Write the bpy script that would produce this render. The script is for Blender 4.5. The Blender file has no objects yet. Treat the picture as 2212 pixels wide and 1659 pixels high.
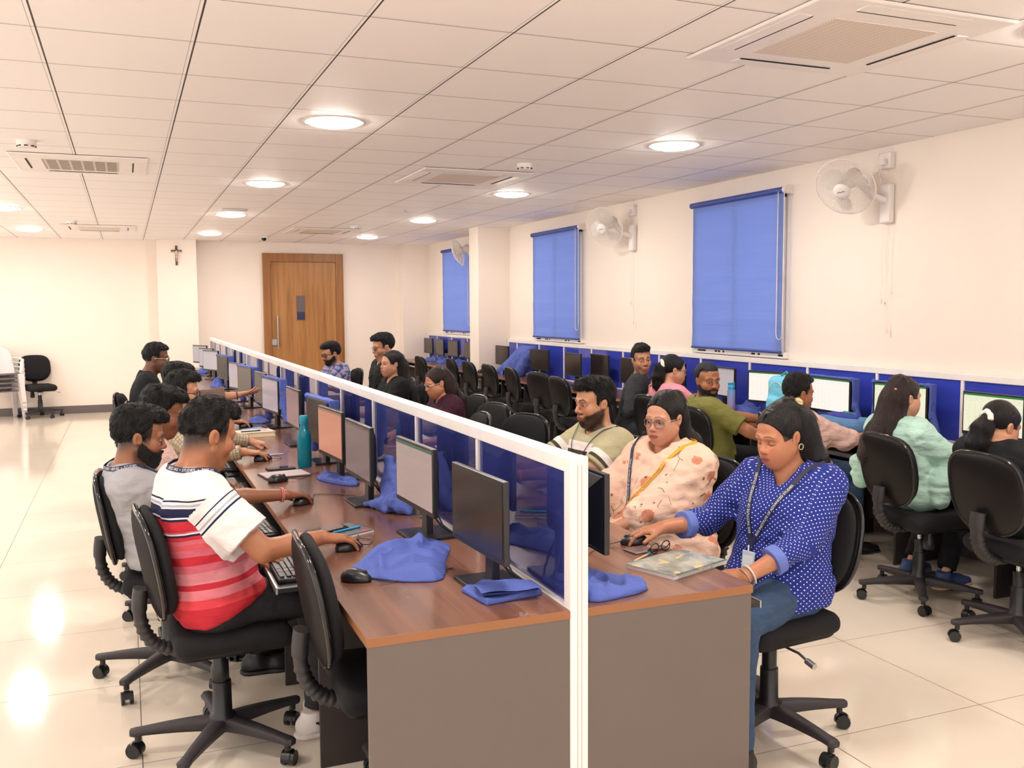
import bpy, bmesh, math, random
import numpy as np
from mathutils import Vector, Matrix
random.seed(7); RNG = np.random.default_rng(7)
scene = bpy.context.scene
COL = scene.collection
R_ = math.radians
PI = math.pi

# ------------------------------------------------------------------ materials
def lin(c):
    return tuple(((v/255)/12.92 if v/255 <= .04045 else ((v/255+.055)/1.055)**2.4) for v in c)

class NT:
    """small node-tree helper"""
    def __init__(s, name):
        s.m = bpy.data.materials.new(name); s.m.use_nodes = True
        s.t = s.m.node_tree; s.n = s.t.nodes; s.l = s.t.links
        s.n.clear()
        s.out = s.n.new('ShaderNodeOutputMaterial')
    def new(s, typ, **kw):
        nd = s.n.new(typ)
        for k, v in kw.items():
            setattr(nd, k, v)
        return nd
    def put(s, sock, v):
        if v is None: return
        if isinstance(v, bpy.types.NodeSocket): s.l.new(v, sock)
        elif isinstance(v, (tuple, list)) and len(v) == 3 and sock.type == 'RGBA': sock.default_value = (*v, 1)
        else: sock.default_value = v
    def math(s, op, a, b=None, c=None, clamp=False):
        nd = s.new('ShaderNodeMath', operation=op); nd.use_clamp = clamp
        s.put(nd.inputs[0], a)
        if b is not None: s.put(nd.inputs[1], b)
        if c is not None: s.put(nd.inputs[2], c)
        return nd.outputs[0]
    def mix(s, f, a, b, mode='MIX'):
        nd = s.new('ShaderNodeMix', data_type='RGBA', blend_type=mode)
        s.put(nd.inputs[0], f); s.put(nd.inputs[6], a); s.put(nd.inputs[7], b)
        return nd.outputs[2]
    def coords(s, kind='Object'):
        return s.new('ShaderNodeTexCoord').outputs[kind]
    def attr(s, name, out='Vector'):
        return s.new('ShaderNodeAttribute', attribute_name=name).outputs[out]
    def sep(s, v):
        nd = s.new('ShaderNodeSeparateXYZ'); s.put(nd.inputs[0], v); return nd.outputs
    def comb(s, x=0., y=0., z=0.):
        nd = s.new('ShaderNodeCombineXYZ')
        for i, v in enumerate((x, y, z)): s.put(nd.inputs[i], v)
        return nd.outputs[0]
    def mapping(s, v, scale=(1, 1, 1), loc=(0, 0, 0), rot=(0, 0, 0)):
        nd = s.new('ShaderNodeMapping'); s.put(nd.inputs[0], v)
        nd.inputs['Scale'].default_value = scale; nd.inputs['Location'].default_value = loc
        nd.inputs['Rotation'].default_value = rot
        return nd.outputs[0]
    def noise(s, v, scale=5., detail=3., rough=.55, out='Fac'):
        nd = s.new('ShaderNodeTexNoise'); s.put(nd.inputs['Vector'], v)
        nd.inputs['Scale'].default_value = scale; nd.inputs['Detail'].default_value = detail
        nd.inputs['Roughness'].default_value = rough
        return nd.outputs[out]
    def ramp(s, f, stops, interp='LINEAR'):
        nd = s.new('ShaderNodeValToRGB'); cr = nd.color_ramp; cr.interpolation = interp
        s.put(nd.inputs[0], f)
        while len(cr.elements) < len(stops): cr.elements.new(.5)
        for e, (p, c) in zip(cr.elements, stops):
            e.position = p; e.color = (*c, 1) if len(c) == 3 else c
        return nd.outputs[0]
    def bump(s, h, strength=.2, dist=.01):
        nd = s.new('ShaderNodeBump'); s.put(nd.inputs['Height'], h)
        nd.inputs['Strength'].default_value = strength; nd.inputs['Distance'].default_value = dist
        return nd.outputs[0]
    def bsdf(s, color, rough=.5, metal=0., spec=.5, normal=None, **kw):
        b = s.new('ShaderNodeBsdfPrincipled')
        s.put(b.inputs['Base Color'], color); s.put(b.inputs['Roughness'], rough)
        s.put(b.inputs['Metallic'], metal); s.put(b.inputs['Specular IOR Level'], spec)
        if normal is not None: s.l.new(normal, b.inputs['Normal'])
        for k, v in kw.items(): s.put(b.inputs[k.replace('_', ' ')], v)
        s.l.new(b.outputs[0], s.out.inputs[0])
        return b

MATS = {}
def plain(name, rgb, rough=.5, metal=0., spec=.5, bump=None, var=.06, **kw):
    """flat sRGB colour with a little procedural variation"""
    if name in MATS: return MATS[name]
    t = NT(name); c = lin(rgb)
    co = t.coords('Object')
    n = t.noise(co, 9., 3.)
    col = t.mix(n, tuple(v*(1-var) for v in c), tuple(min(1, v*(1+var)) for v in c))
    nrm = None
    if bump: nrm = t.bump(t.noise(co, bump[0], 2.), bump[1], .002)
    t.bsdf(col, rough, metal, spec, nrm, **kw)
    MATS[name] = t.m
    return t.m

def emis(name, rgb, strength):
    if name in MATS: return MATS[name]
    t = NT(name)
    e = t.new('ShaderNodeEmission'); t.put(e.inputs[0], lin(rgb)); e.inputs[1].default_value = strength
    t.l.new(e.outputs[0], t.out.inputs[0]); MATS[name] = t.m
    return t.m

# ------------------------------------------------------------------ objects
def tag(o, label=None, cat=None, group=None, kind=None):
    if label: o['label'] = label
    if cat: o['category'] = cat
    if group: o['group'] = group
    if kind: o['kind'] = kind
    return o

def empty(name, loc=(0, 0, 0), rz=0., label=None, cat=None, group=None):
    o = bpy.data.objects.new(name, None); COL.objects.link(o)
    o.empty_display_size = .1
    o.location = loc; o.rotation_euler = (0, 0, rz)
    return tag(o, label, cat, group)

def copy_tree(o, parent=None):
    c = o.copy(); COL.objects.link(c)
    if parent is not None: c.parent = parent
    for ch in list(o.children): copy_tree(ch, c)
    return c

def link(name, me, mat, parent=None, loc=None, rz=None):
    o = bpy.data.objects.new(name, me); COL.objects.link(o)
    if mat is not None:
        for m in (mat if isinstance(mat, (list, tuple)) else [mat]): me.materials.append(m)
    if parent is not None: o.parent = parent
    if loc is not None: o.location = loc
    if rz is not None: o.rotation_euler = (0, 0, rz)
    return o

class MB:
    """collects boxes, tubes, lathes and prisms into one mesh"""
    def __init__(s): s.v = []; s.f = []; s.mi = []; s.sm = []; s.cur = 0; s.M = None
    def add(s, vs, fs, smooth=False):
        n = len(s.v)
        if s.M is not None: vs = [tuple(s.M @ Vector(v)) for v in vs]
        s.v += [tuple(v) for v in vs]
        for f in fs:
            s.f.append([i+n for i in f]); s.mi.append(s.cur); s.sm.append(smooth)
        return s
    def box(s, lo, hi):
        (a, b, c), (d, e, f) = lo, hi
        return s.add([(a,b,c),(d,b,c),(d,e,c),(a,e,c),(a,b,f),(d,b,f),(d,e,f),(a,e,f)],
              [(0,3,2,1),(4,5,6,7),(0,1,5,4),(1,2,6,5),(2,3,7,6),(3,0,4,7)])
    def cbox(s, c, sz, rot=None):
        vs = [Vector((x*sz[0]/2, y*sz[1]/2, z*sz[2]/2)) for z in (-1,1) for x,y in ((-1,-1),(1,-1),(1,1),(-1,1))]
        if rot is not None: vs = [rot @ v for v in vs]
        vs = [v+Vector(c) for v in vs]
        return s.add(vs, [(0,3,2,1),(4,5,6,7),(0,1,5,4),(1,2,6,5),(2,3,7,6),(3,0,4,7)])
    def tube(s, pts, r, seg=8, caps=True, closed=False, flat=None):
        pts = [Vector(p) for p in pts]; n = len(pts)
        rs = r if isinstance(r, (list, tuple)) else [r]*n
        up = None; vs = []; fs = []
        for i, p in enumerate(pts):
            if closed: d = pts[(i+1) % n]-pts[i-1]
            else: d = pts[min(i+1, n-1)]-pts[max(i-1, 0)]
            d = d.normalized() if d.length > 1e-9 else Vector((0, 0, 1))
            if up is None:
                up = Vector((0, 0, 1)) if abs(d.z) < .9 else Vector((1, 0, 0))
            a = (up-d*up.dot(d))
            a = a.normalized() if a.length > 1e-6 else d.orthogonal().normalized()
            up = a; b = d.cross(a)
            for k in range(seg):
                t = 2*PI*k/seg
                fa, fb = (1, 1) if flat is None else flat
                vs.append(p+(a*math.cos(t)*fa+b*math.sin(t)*fb)*rs[i])
        m = n if closed else n-1
        for i in range(m):
            j = (i+1) % n
            for k in range(seg):
                k2 = (k+1) % seg
                fs.append((i*seg+k, i*seg+k2, j*seg+k2, j*seg+k))
        s.add(vs, fs, True)
        if caps and not closed:
            s.add(vs[:seg], [tuple(reversed(range(seg)))]); s.add(vs[-seg:], [tuple(range(seg))])
        return s
    def cyl(s, c, r, z0, z1, seg=20, r2=None):
        return s.lathe([(r, z0), (r if r2 is None else r2, z1)], c, seg, True)
    def lathe(s, prof, c=(0, 0), seg=20, caps=True):
        """prof of (r,z); about the vertical through c"""
        vs = []; fs = []
        for (r, z) in prof:
            for k in range(seg):
                t = 2*PI*k/seg; vs.append((c[0]+r*math.cos(t), c[1]+r*math.sin(t), z))
        for i in range(len(prof)-1):
            for k in range(seg):
                k2 = (k+1) % seg
                fs.append((i*seg+k, i*seg+k2, (i+1)*seg+k2, (i+1)*seg+k))
        s.add(vs, fs, True)
        if caps:
            s.add(vs[:seg], [tuple(reversed(range(seg)))]); s.add(vs[-seg:], [tuple(range(seg))])
        return s
    def prism(s, poly, z0, z1):
        n = len(poly)
        vs = [(x, y, z0) for x, y in poly]+[(x, y, z1) for x, y in poly]
        fs = [tuple(reversed(range(n))), tuple(range(n, 2*n))]
        fs += [(i, (i+1) % n, n+(i+1) % n, n+i) for i in range(n)]
        return s.add(vs, fs)
    def grid(s, P, smooth=True, closed_u=False):
        """P[i][j] points"""
        n, m = len(P), len(P[0]); vs = [tuple(p) for r in P for p in r]; fs = []
        for i in range(n if closed_u else n-1):
            for j in range(m-1):
                i2 = (i+1) % n
                fs.append((i*m+j, i2*m+j, i2*m+j+1, i*m+j+1))
        return s.add(vs, fs, smooth)
    def build(s, name, mat, parent=None, loc=None, rz=None, bevel=0., seg=2):
        me = bpy.data.meshes.new(name); me.from_pydata(s.v, [], s.f)
        me.polygons.foreach_set('material_index', s.mi)
        me.polygons.foreach_set('use_smooth', s.sm); me.update()
        o = link(name, me, mat, parent, loc, rz)
        if bevel:
            b = o.modifiers.new('bevel', 'BEVEL'); b.width = bevel; b.segments = seg; b.limit_method = 'ANGLE'
            b.angle_limit = R_(40); b.harden_normals = False
        return o

def pillow(w, h, t, n=4., bot=1., dome=.5, nr=7, na=40, edge=4.):
    """cushion in the y-z plane (thickness along x), superellipse outline; bot narrows the lower half"""
    V = []; F = []
    def ring(r, sgn):
        out = []
        for k in range(na):
            a = 2*PI*k/na; ca, sa = math.cos(a), math.sin(a)
            m = (abs(ca)**n+abs(sa)**n)**(-1/n)
            y, z = ca*m*r*w/2, sa*m*r*h/2
            if z < 0: y *= 1-(1-bot)*(min(1, -z/(h/2)))**1.5
            out.append((sgn*t/2*max(0, 1-r**edge)**dome, y, z))
        return out
    rs = [.35, .6, .78, .89, .95, .985, 1.]
    rings = [ring(r, 1) for r in rs]+[ring(r, -1) for r in reversed(rs[:-1])]
    V.append((t/2, 0, 0))
    for r in rings: V += r
    V.append((-t/2, 0, 0))
    L = len(rings)
    for k in range(na): F.append((0, 1+k, 1+(k+1) % na))
    for i in range(L-1):
        for k in range(na):
            k2 = (k+1) % na
            F.append((1+i*na+k, 1+(i+1)*na+k, 1+(i+1)*na+k2, 1+i*na+k2))
    e = len(V)-1; o = 1+(L-1)*na
    for k in range(na): F.append((e, o+(k+1) % na, o+k))
    return V, F

# ------------------------------------------------------------------ implicit surfaces
def unit(v):
    v = np.asarray(v, float); n = np.linalg.norm(v)
    return v/n if n > 1e-12 else v

def rotz(a): c, s = math.cos(a), math.sin(a); return np.array([[c, -s, 0], [s, c, 0], [0, 0, 1.]])
def roty(a): c, s = math.cos(a), math.sin(a); return np.array([[c, 0, s], [0, 1, 0], [-s, 0, c]])
def rotx(a): c, s = math.cos(a), math.sin(a); return np.array([[1, 0, 0], [0, c, -s], [0, s, c]])

def RC(a, b, ra, rb=None, k=.02, op='u'):
    return dict(t='rc', a=np.array(a, float), b=np.array(b, float), ra=ra, rb=ra if rb is None else rb, k=k, op=op)
def SP(c, r, k=.02, op='u'): return RC(c, c, r, r, k, op)
def EL(c, r, k=.02, op='u', R=None):
    return dict(t='el', c=np.array(c, float), r=np.array(r, float), R=np.eye(3) if R is None else R, k=k, op=op)
def BX(c, h, rd=.01, k=.01, op='u', R=None):
    return dict(t='bx', c=np.array(c, float), h=np.array(h, float), rd=rd, R=np.eye(3) if R is None else R, k=k, op=op)
def PLN(n, p, k=.0, op='i'):
    """keeps the side the normal points away from"""
    n = unit(n); return dict(t='pl', n=n, d=float(np.dot(n, p)), k=k, op=op)

def xf(prims, M, T):
    """move primitives: world = M q + T"""
    out = []
    for p in prims:
        q = dict(p)
        if p['t'] in ('rc', 'cc'): q['a'] = M@p['a']+T; q['b'] = M@p['b']+T
        elif p['t'] in ('el', 'bx'): q['c'] = M@p['c']+T; q['R'] = p['R']@M.T
        else:
            n = M@p['n']; q['n'] = n; q['d'] = p['d']+float(np.dot(n, T))
        out.append(q)
    return out

def inflate(prims, e):
    out = []
    for p in prims:
        q = dict(p)
        if p['t'] in ('rc', 'cc'): q['ra'] = p['ra']+e; q['rb'] = p['rb']+e
        elif p['t'] == 'el': q['r'] = p['r']+e
        out.append(q)
    return out

def bounds(p):
    if p['t'] == 'rc':
        r = max(p['ra'], p['rb']); return np.minimum(p['a'], p['b'])-r, np.maximum(p['a'], p['b'])+r
    if p['t'] == 'el':
        r = np.full(3, p['r'].max()); return p['c']-r, p['c']+r
    if p['t'] == 'bx':
        r = np.full(3, np.linalg.norm(p['h'])+p['rd']); return p['c']-r, p['c']+r
    return None

def dist(p, X, Y, Z):
    if p['t'] == 'rc':
        a = p['a']; ba = p['b']-a; L = float(ba@ba)
        x, y, z = X-a[0], Y-a[1], Z-a[2]
        if L < 1e-12: return np.sqrt(x*x+y*y+z*z)-p['ra']
        t = np.clip((x*ba[0]+y*ba[1]+z*ba[2])/L, 0, 1)
        x = x-t*ba[0]; y = y-t*ba[1]; z = z-t*ba[2]
        return np.sqrt(x*x+y*y+z*z)-(p['ra']+(p['rb']-p['ra'])*t)
    if p['t'] == 'pl':
        return p['n'][0]*X+p['n'][1]*Y+p['n'][2]*Z-p['d']
    c, R = p['c'], p['R']; x, y, z = X-c[0], Y-c[1], Z-c[2]
    q = [R[i][0]*x+R[i][1]*y+R[i][2]*z for i in range(3)]
    if p['t'] == 'el':
        r = p['r']
        k0 = np.sqrt(sum((q[i]/r[i])**2 for i in range(3))); k1 = np.sqrt(sum((q[i]/r[i]**2)**2 for i in range(3)))
        return k0*(k0-1)/np.maximum(k1, 1e-9)
    d = [np.abs(q[i])-p['h'][i] for i in range(3)]
    return np.sqrt(sum(np.maximum(e, 0)**2 for e in d))+np.minimum(np.maximum(np.maximum(d[0], d[1]), d[2]), 0)-p['rd']

def combine(A, d, k, op):
    if op == 'u':
        if k <= 0: return np.minimum(A, d)
        h = np.maximum(k-np.abs(A-d), 0)/k; return np.minimum(A, d)-h*h*k*.25
    if op == 's': d = -d
    if k <= 0: return np.maximum(A, d)
    h = np.maximum(k-np.abs(A-d), 0)/k; return np.maximum(A, d)+h*h*k*.25

def eval_pts(prims, P):
    A = np.full(len(P), .3)
    for p in prims: A = combine(A, dist(p, P[:, 0], P[:, 1], P[:, 2]), p['k'], p['op'])
    return A

def eval_grid(prims, lo, hi, h, mod=None):
    n = np.maximum(np.ceil((hi-lo)/h).astype(int)+1, 2)
    ax = [(lo[i]+h*np.arange(n[i])).astype(np.float32) for i in range(3)]
    D = np.full(tuple(n), .05, np.float32)
    for p in prims:
        b = bounds(p)
        if b is None: sl = (slice(None),)*3
        else:
            m = p['k']+2.5*h
            i0 = np.clip(np.floor((b[0]-m-lo)/h).astype(int), 0, n); i1 = np.clip(np.ceil((b[1]+m-lo)/h).astype(int)+1, 0, n)
            if np.any(i1 <= i0): continue
            sl = tuple(slice(i0[i], i1[i]) for i in range(3))
        X = ax[0][sl[0]][:, None, None]; Y = ax[1][sl[1]][None, :, None]; Z = ax[2][sl[2]][None, None, :]
        D[sl] = combine(D[sl], dist(p, X, Y, Z), p['k'], p['op'])
    if mod is not None: D = mod(D, ax)
    return D

_CO = np.array([(x, y, z) for x in (0, 1) for y in (0, 1) for z in (0, 1)])
_ED = [(a, b) for a in range(8) for b in range(a+1, 8) if np.abs(_CO[a]-_CO[b]).sum() == 1]
def surfnets(D, lo, h):
    S = D < 0
    nx, ny, nz = D.shape
    cnt = np.zeros((nx-1, ny-1, nz-1), np.int8)
    for c in _CO: cnt += S[c[0]:nx-1+c[0], c[1]:ny-1+c[1], c[2]:nz-1+c[2]]
    mixed = (cnt > 0) & (cnt < 8)
    idx = np.full(mixed.shape, -1, np.int32)
    I = np.argwhere(mixed); idx[mixed] = np.arange(len(I))
    if len(I) == 0: return np.zeros((0, 3)), np.zeros((0, 4), int)
    vals = np.stack([D[I[:, 0]+c[0], I[:, 1]+c[1], I[:, 2]+c[2]] for c in _CO], 1)
    acc = np.zeros((len(I), 3)); w = np.zeros(len(I))
    for a, b in _ED:
        da, db = vals[:, a], vals[:, b]; cr = (da < 0) != (db < 0)
        t = np.where(cr, da/np.where(cr, da-db, 1), 0)
        acc += np.where(cr[:, None], _CO[a]+t[:, None]*(_CO[b]-_CO[a]), 0); w += cr
    V = lo+h*(I+acc/w[:, None])
    Fs = []
    for axn in range(3):
        u, v = (axn+1) % 3, (axn+2) % 3
        sl = [slice(None)]*3; sl2 = [slice(None)]*3
        sl[axn] = slice(0, -1); sl2[axn] = slice(1, None)
        A, B = S[tuple(sl)], S[tuple(sl2)]
        E = np.argwhere(A != B)
        ok = (E[:, u] >= 1) & (E[:, v] >= 1) & (E[:, u] < D.shape[u]-1) & (E[:, v] < D.shape[v]-1)
        E = E[ok]
        if len(E) == 0: continue
        def cell(du, dv):
            c = E.copy(); c[:, u] -= du; c[:, v] -= dv; return idx[c[:, 0], c[:, 1], c[:, 2]]
        q = np.stack([cell(1, 1), cell(0, 1), cell(0, 0), cell(1, 0)], 1)
        ins = S[E[:, 0], E[:, 1], E[:, 2]]
        q[~ins] = q[~ins][:, ::-1]
        Fs.append(q)
    F = np.concatenate(Fs) if Fs else np.zeros((0, 4), int)
    return V, F[(F >= 0).all(1)]

def sdf_mesh(prims, h, lo=None, hi=None, mod=None, pad=.02):
    if lo is None:
        bs = [bounds(p) for p in prims if p['op'] == 'u' and bounds(p)]
        lo = np.min([b[0] for b in bs], 0)-pad; hi = np.max([b[1] for b in bs], 0)+pad
    lo = np.asarray(lo, float); hi = np.asarray(hi, float)
    return surfnets(eval_grid(prims, lo, hi, h, mod), lo, h)

def vnormals(V, F):
    a = V[F[:, 2]]-V[F[:, 0]]; b = V[F[:, 3]]-V[F[:, 1]]
    fn = np.cross(a, b); N = np.zeros_like(V)
    for i in range(4): np.add.at(N, F[:, i], fn)
    return N/np.maximum(np.linalg.norm(N, axis=1), 1e-12)[:, None]

def relax(V, F, it=1, lam=.5):
    for _ in range(it):
        S = np.zeros_like(V); c = np.zeros(len(V))
        for i in range(4):
            for j in (1, 3):
                np.add.at(S, F[:, i], V[F[:, (i+j) % 4]]); np.add.at(c, F[:, i], 1)
        V = V+lam*(S/np.maximum(c, 1)[:, None]-V)
    return V

_LAT = RNG.random((32, 32, 32))
def vnoise(P, f=1., seed=0):
    """smooth value noise, -1..1"""
    q = np.asarray(P)*f+seed*7.31+100.; i = np.floor(q).astype(int); t = q-i; t = t*t*(3-2*t)
    o = 0
    for c in _CO:
        w = np.prod(np.where(c, t, 1-t), axis=1)
        o = o+w*_LAT[(i[:, 0]+c[0]) % 32, (i[:, 1]+c[1]) % 32, (i[:, 2]+c[2]) % 32]
    return o*2-1

def npmesh(name, V, F, mat, parent=None, attrs=None, smooth=True, loc=None):
    """mesh object from numpy quads (or tris)"""
    me = bpy.data.meshes.new(name); nf, k = F.shape
    me.vertices.add(len(V)); me.vertices.foreach_set('co', np.ascontiguousarray(V, dtype=np.float32).ravel())
    me.loops.add(nf*k); me.polygons.add(nf)
    me.loops.foreach_set('vertex_index', np.ascontiguousarray(F, dtype=np.int32).ravel())
    me.polygons.foreach_set('loop_start', np.arange(0, nf*k, k, dtype=np.int32))
    me.polygons.foreach_set('use_smooth', np.full(nf, smooth)); me.update(calc_edges=True); me.validate()
    for an, (ty, arr) in (attrs or {}).items():
        a = me.attributes.new(an, ty, 'POINT')
        if ty == 'FLOAT_COLOR':
            arr = np.concatenate([arr, np.ones((len(arr), 1))], 1); a.data.foreach_set('color', arr.astype(np.float32).ravel())
        elif ty == 'FLOAT_VECTOR': a.data.foreach_set('vector', arr.astype(np.float32).ravel())
        else: a.data.foreach_set('value', arr.astype(np.float32).ravel())
    return link(name, me, mat, parent, loc)

# ------------------------------------------------------------------ lettering
_FONTCACHE = {}
def text_tris(s, size=1.):
    """flat lettering as vertices and triangles-or-ngons, x along, y up, starts at 0"""
    if s not in _FONTCACHE:
        cu = bpy.data.curves.new('t', 'FONT'); cu.body = s; cu.size = 1.; cu.resolution_u = 3
        ob = bpy.data.objects.new('t', cu); COL.objects.link(ob)
        dg = bpy.context.evaluated_depsgraph_get()
        me = bpy.data.meshes.new_from_object(ob.evaluated_get(dg))
        _FONTCACHE[s] = ([tuple(v.co) for v in me.vertices], [tuple(p.vertices) for p in me.polygons])
        bpy.data.objects.remove(ob); bpy.data.curves.remove(cu); bpy.data.meshes.remove(me)
    v, f = _FONTCACHE[s]
    return [(x*size, y*size) for x, y, _ in v], f
# ------------------------------------------------------------------ room
CEIL = 2.787; XW = 5.08; YB = 16.6; XL = -5.0; YF = -3.2
def mat_floor():
    t = NT('floor_tiles'); co = t.coords('Object'); x, y, z = t.sep(co)
    def line(v, o, s, w):
        a = t.math('ADD', t.math('DIVIDE', t.math('SUBTRACT', v, o), s), 100.5)
        f = t.math('ABSOLUTE', t.math('SUBTRACT', t.math('FRACT', a), .5))
        return t.math('LESS_THAN', f, w/s)
    g = t.math('MAXIMUM', line(x, 0., .808, .0022), line(y, 2.785, .815, .0018))
    n = t.noise(co, 1.6, 5., .6); n2 = t.noise(t.mapping(co, (3, .7, 1)), 6., 4.)
    base = t.mix(n, lin((224, 209, 190)), lin((233, 219, 202)))
    base = t.mix(t.math('MULTIPLY', n2, .35), base, lin((238, 226, 210)))
    col = t.mix(g, base, lin((120, 104, 92)))
    t.bsdf(col, t.math('ADD', t.math('MULTIPLY', g, .4), .09), 0, .5)
    return t.m
def mat_ceiling():
    t = NT('ceiling_tiles'); co = t.coords('Object'); x, y, z = t.sep(co)
    def pos(v, o, s):   # signed distance to the nearest grid line
        a = t.math('ADD', t.math('DIVIDE', t.math('SUBTRACT', v, o), s), 100.5)
        return t.math('MULTIPLY', t.math('SUBTRACT', t.math('FRACT', a), .5), s)
    px = pos(x, -.294, .605); py = pos(y, 3.079, .605)
    def band(v, a, b): return t.math('MULTIPLY', t.math('GREATER_THAN', v, a), t.math('LESS_THAN', v, b))
    bar = t.math('MAXIMUM', band(px, -.014, .004), band(py, -.006, .006))
    gap = t.math('MAXIMUM', band(px, -.001, .0065), band(py, .0025, .0075))  # shadow gap along one side of each bar, painted into the tile colour
    edge = t.math('MAXIMUM', band(px, -.0165, -.0135), band(py, -.0075, -.0055))
    n = t.noise(co, 260., 2.); n1 = t.noise(co, .8, 2.)
    base = t.mix(n, lin((250, 243, 240)), lin((254, 249, 247)))
    col = t.mix(bar, base, lin((254, 249, 247)))
    col = t.mix(t.math('MULTIPLY', edge, .6), col, lin((110, 96, 92)))
    col = t.mix(gap, col, lin((62, 50, 48)))
    t.bsdf(col, .55, 0, .3, t.bump(n, .12, .002))
    return t.m
def mat_wall():
    t = NT('cream_wall_paint'); co = t.coords('Object')
    n = t.noise(co, 1.1, 3.); n2 = t.noise(co, 55., 2.)
    col = t.mix(n, lin((244, 228, 214)), lin((249, 236, 224)))
    t.bsdf(col, .6, 0, .3, t.bump(n2, .08, .003))
    return t.m
def mat_doorwood(name, a, b, c, sx=1.):
    t = NT(name); co = t.coords('Object')
    m = t.mapping(co, (7*sx, 7*sx, .35)); n = t.noise(m, 2.2, 6., .65)
    n2 = t.noise(t.mapping(co, (40, 40, 1.2)), 3., 3.)
    col = t.ramp(n, [(.25, lin(a)), (.5, lin(b)), (.75, lin(c))])
    col = t.mix(t.math('MULTIPLY', n2, .35), col, lin(a))
    t.bsdf(col, .4, 0, .4); return t.m

M_FLOOR, M_CEIL, M_WALL = mat_floor(), mat_ceiling(), mat_wall()
M_WHITE = plain('white_plastic', (236, 226, 220), .35)
M_WHITEP = plain('white_powder_coat', (244, 236, 232), .4)
M_ALU = plain('anodised_frame', (226, 220, 222), .35, .1)
M_BLACKP = plain('black_plastic', (27, 26, 28), .38)
M_DARKGAP = plain('dark_recess', (22, 20, 20), .8)
M_STEEL = plain('brushed_steel', (190, 186, 184), .3, .9)
M_CHROME = plain('chrome', (220, 220, 222), .12, 1.)

def struct(name, mb, mat, bevel=0., parent=None):
    o = mb.build(name, mat, parent, bevel=bevel)
    if parent is None: o['kind'] = 'structure'
    return o
struct('floor', MB().box((XL-.2, YF-.2, -.2), (XW+.2, YB+.2, 0)), M_FLOOR)
struct('ceiling', MB().box((XL-.2, YF-.2, CEIL), (XW+.2, YB+.2, CEIL+.2)), M_CEIL)
struct('wall_back', MB().box((XL-.2, YB, 0), (XW+.2, YB+.2, CEIL)), M_WALL)
struct('wall_right', MB().box((XW, YF-.2, 0), (XW+.2, YB, CEIL)), M_WALL)
struct('trim_1', MB().box((.5, 16.3, 0), (1.105, YB, CEIL)), M_WALL)          # pilaster on the back wall
struct('trim_2', MB().box((4.58, 16.32, 0), (XW, YB, CEIL)), M_WALL)          # corner column
struct('trim_3', MB().box((4.602, 12.49, 0), (XW, 12.86, CEIL)), M_WALL)      # column on the window wall
M_SKIRT = plain('grey_skirting', (104, 94, 92), .3)
struct('baseboard_back', MB().box((XL, YB-.012, 0), (.5, YB, .125)).box((1.105, YB-.012, 0), (2.2, YB, .125)).box((3.57, YB-.012, 0), (4.58, YB, .125)), M_SKIRT)
struct('baseboard_right', MB().box((XW-.012, YF, 0), (XW, YB, .125)), M_SKIRT)

# door in the back wall
d = empty('door_1', (2.88, YB, 0)); d['kind'] = 'structure'
WF = mat_doorwood('teak_frame', (128, 82, 42), (160, 106, 58), (176, 122, 72))
WD = mat_doorwood('teak_leaf', (138, 90, 46), (178, 124, 70), (198, 146, 90))
mb = MB(); mb.box((-.69, -.06, 0), (-.565, 0, 2.605)); mb.box((.555, -.06, 0), (.69, 0, 2.605)); mb.box((-.565, -.06, 2.46), (.555, 0, 2.605))
mb.build('door_frame', WF, d, bevel=.006)
MB().box((-.565, -.03, .004), (.555, 0, 2.455)).build('door_leaf', WD, d, bevel=.003)
mb = MB(); mb.box((-.14, -.036, 1.45), (-.128, -.028, 1.885)); mb.box((.008, -.036, 1.45), (.02, -.028, 1.885)); mb.box((-.128, -.036, 1.873), (.008, -.028, 1.885)); mb.box((-.128, -.036, 1.45), (.008, -.028, 1.462))
vp = mb.build('vision_frame', WF, d)
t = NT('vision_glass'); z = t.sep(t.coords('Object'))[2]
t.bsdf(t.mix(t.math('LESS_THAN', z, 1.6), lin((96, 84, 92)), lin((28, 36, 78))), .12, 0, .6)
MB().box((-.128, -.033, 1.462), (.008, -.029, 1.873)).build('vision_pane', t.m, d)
mb = MB(); mb.tube([(-.462, -.085, .98), (-.462, -.085, 1.54)], .014, 10)
mb.tube([(-.462, -.03, 1.05), (-.462, -.085, 1.05)], .009, 8); mb.tube([(-.462, -.03, 1.47), (-.462, -.085, 1.47)], .009, 8)
mb.build('pull_handle', M_STEEL, d)
mb = MB(); mb.box((-.565, -.052, 1.03), (-.475, -.03, 1.135)); mb.tube([(-.52, -.052, 1.08), (-.52, -.062, 1.08)], .016, 14)
mb.build('lock_case', M_STEEL, d, bevel=.006)

# windows with blinds on the right wall
M_BLIND = None
def mat_blind():
    t = NT('blue_blind_fabric'); co = t.coords('Object'); x, y, z = t.sep(co)
    n = t.noise(t.mapping(co, (1, .6, 9)), 1.4, 3.); n2 = t.noise(co, 420., 1.)
    hh = t.math('MULTIPLY', t.math('ADD', z, 0.), .0)
    col = t.mix(n, lin((132, 152, 206)), lin((150, 170, 222)))
    b = t.bsdf(col, .6, 0, .25, t.bump(t.math('ADD', t.math('MULTIPLY', n, 3.), t.math('MULTIPLY', n2, .15)), .25, .008))
    tr = t.new('ShaderNodeBsdfTranslucent'); t.put(tr.inputs[0], lin((168, 188, 242)))
    mx = t.new('ShaderNodeMixShader'); mx.inputs[0].default_value = .4
    t.l.new(b.outputs[0], mx.inputs[1]); t.l.new(tr.outputs[0], mx.inputs[2]); t.l.new(mx.outputs[0], t.out.inputs[0])
    return t.m
M_BLIND = mat_blind()
M_BLINDTUBE = plain('blue_blind_head', (58, 78, 158), .5)
t = NT('daylit_window_pane')
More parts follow.
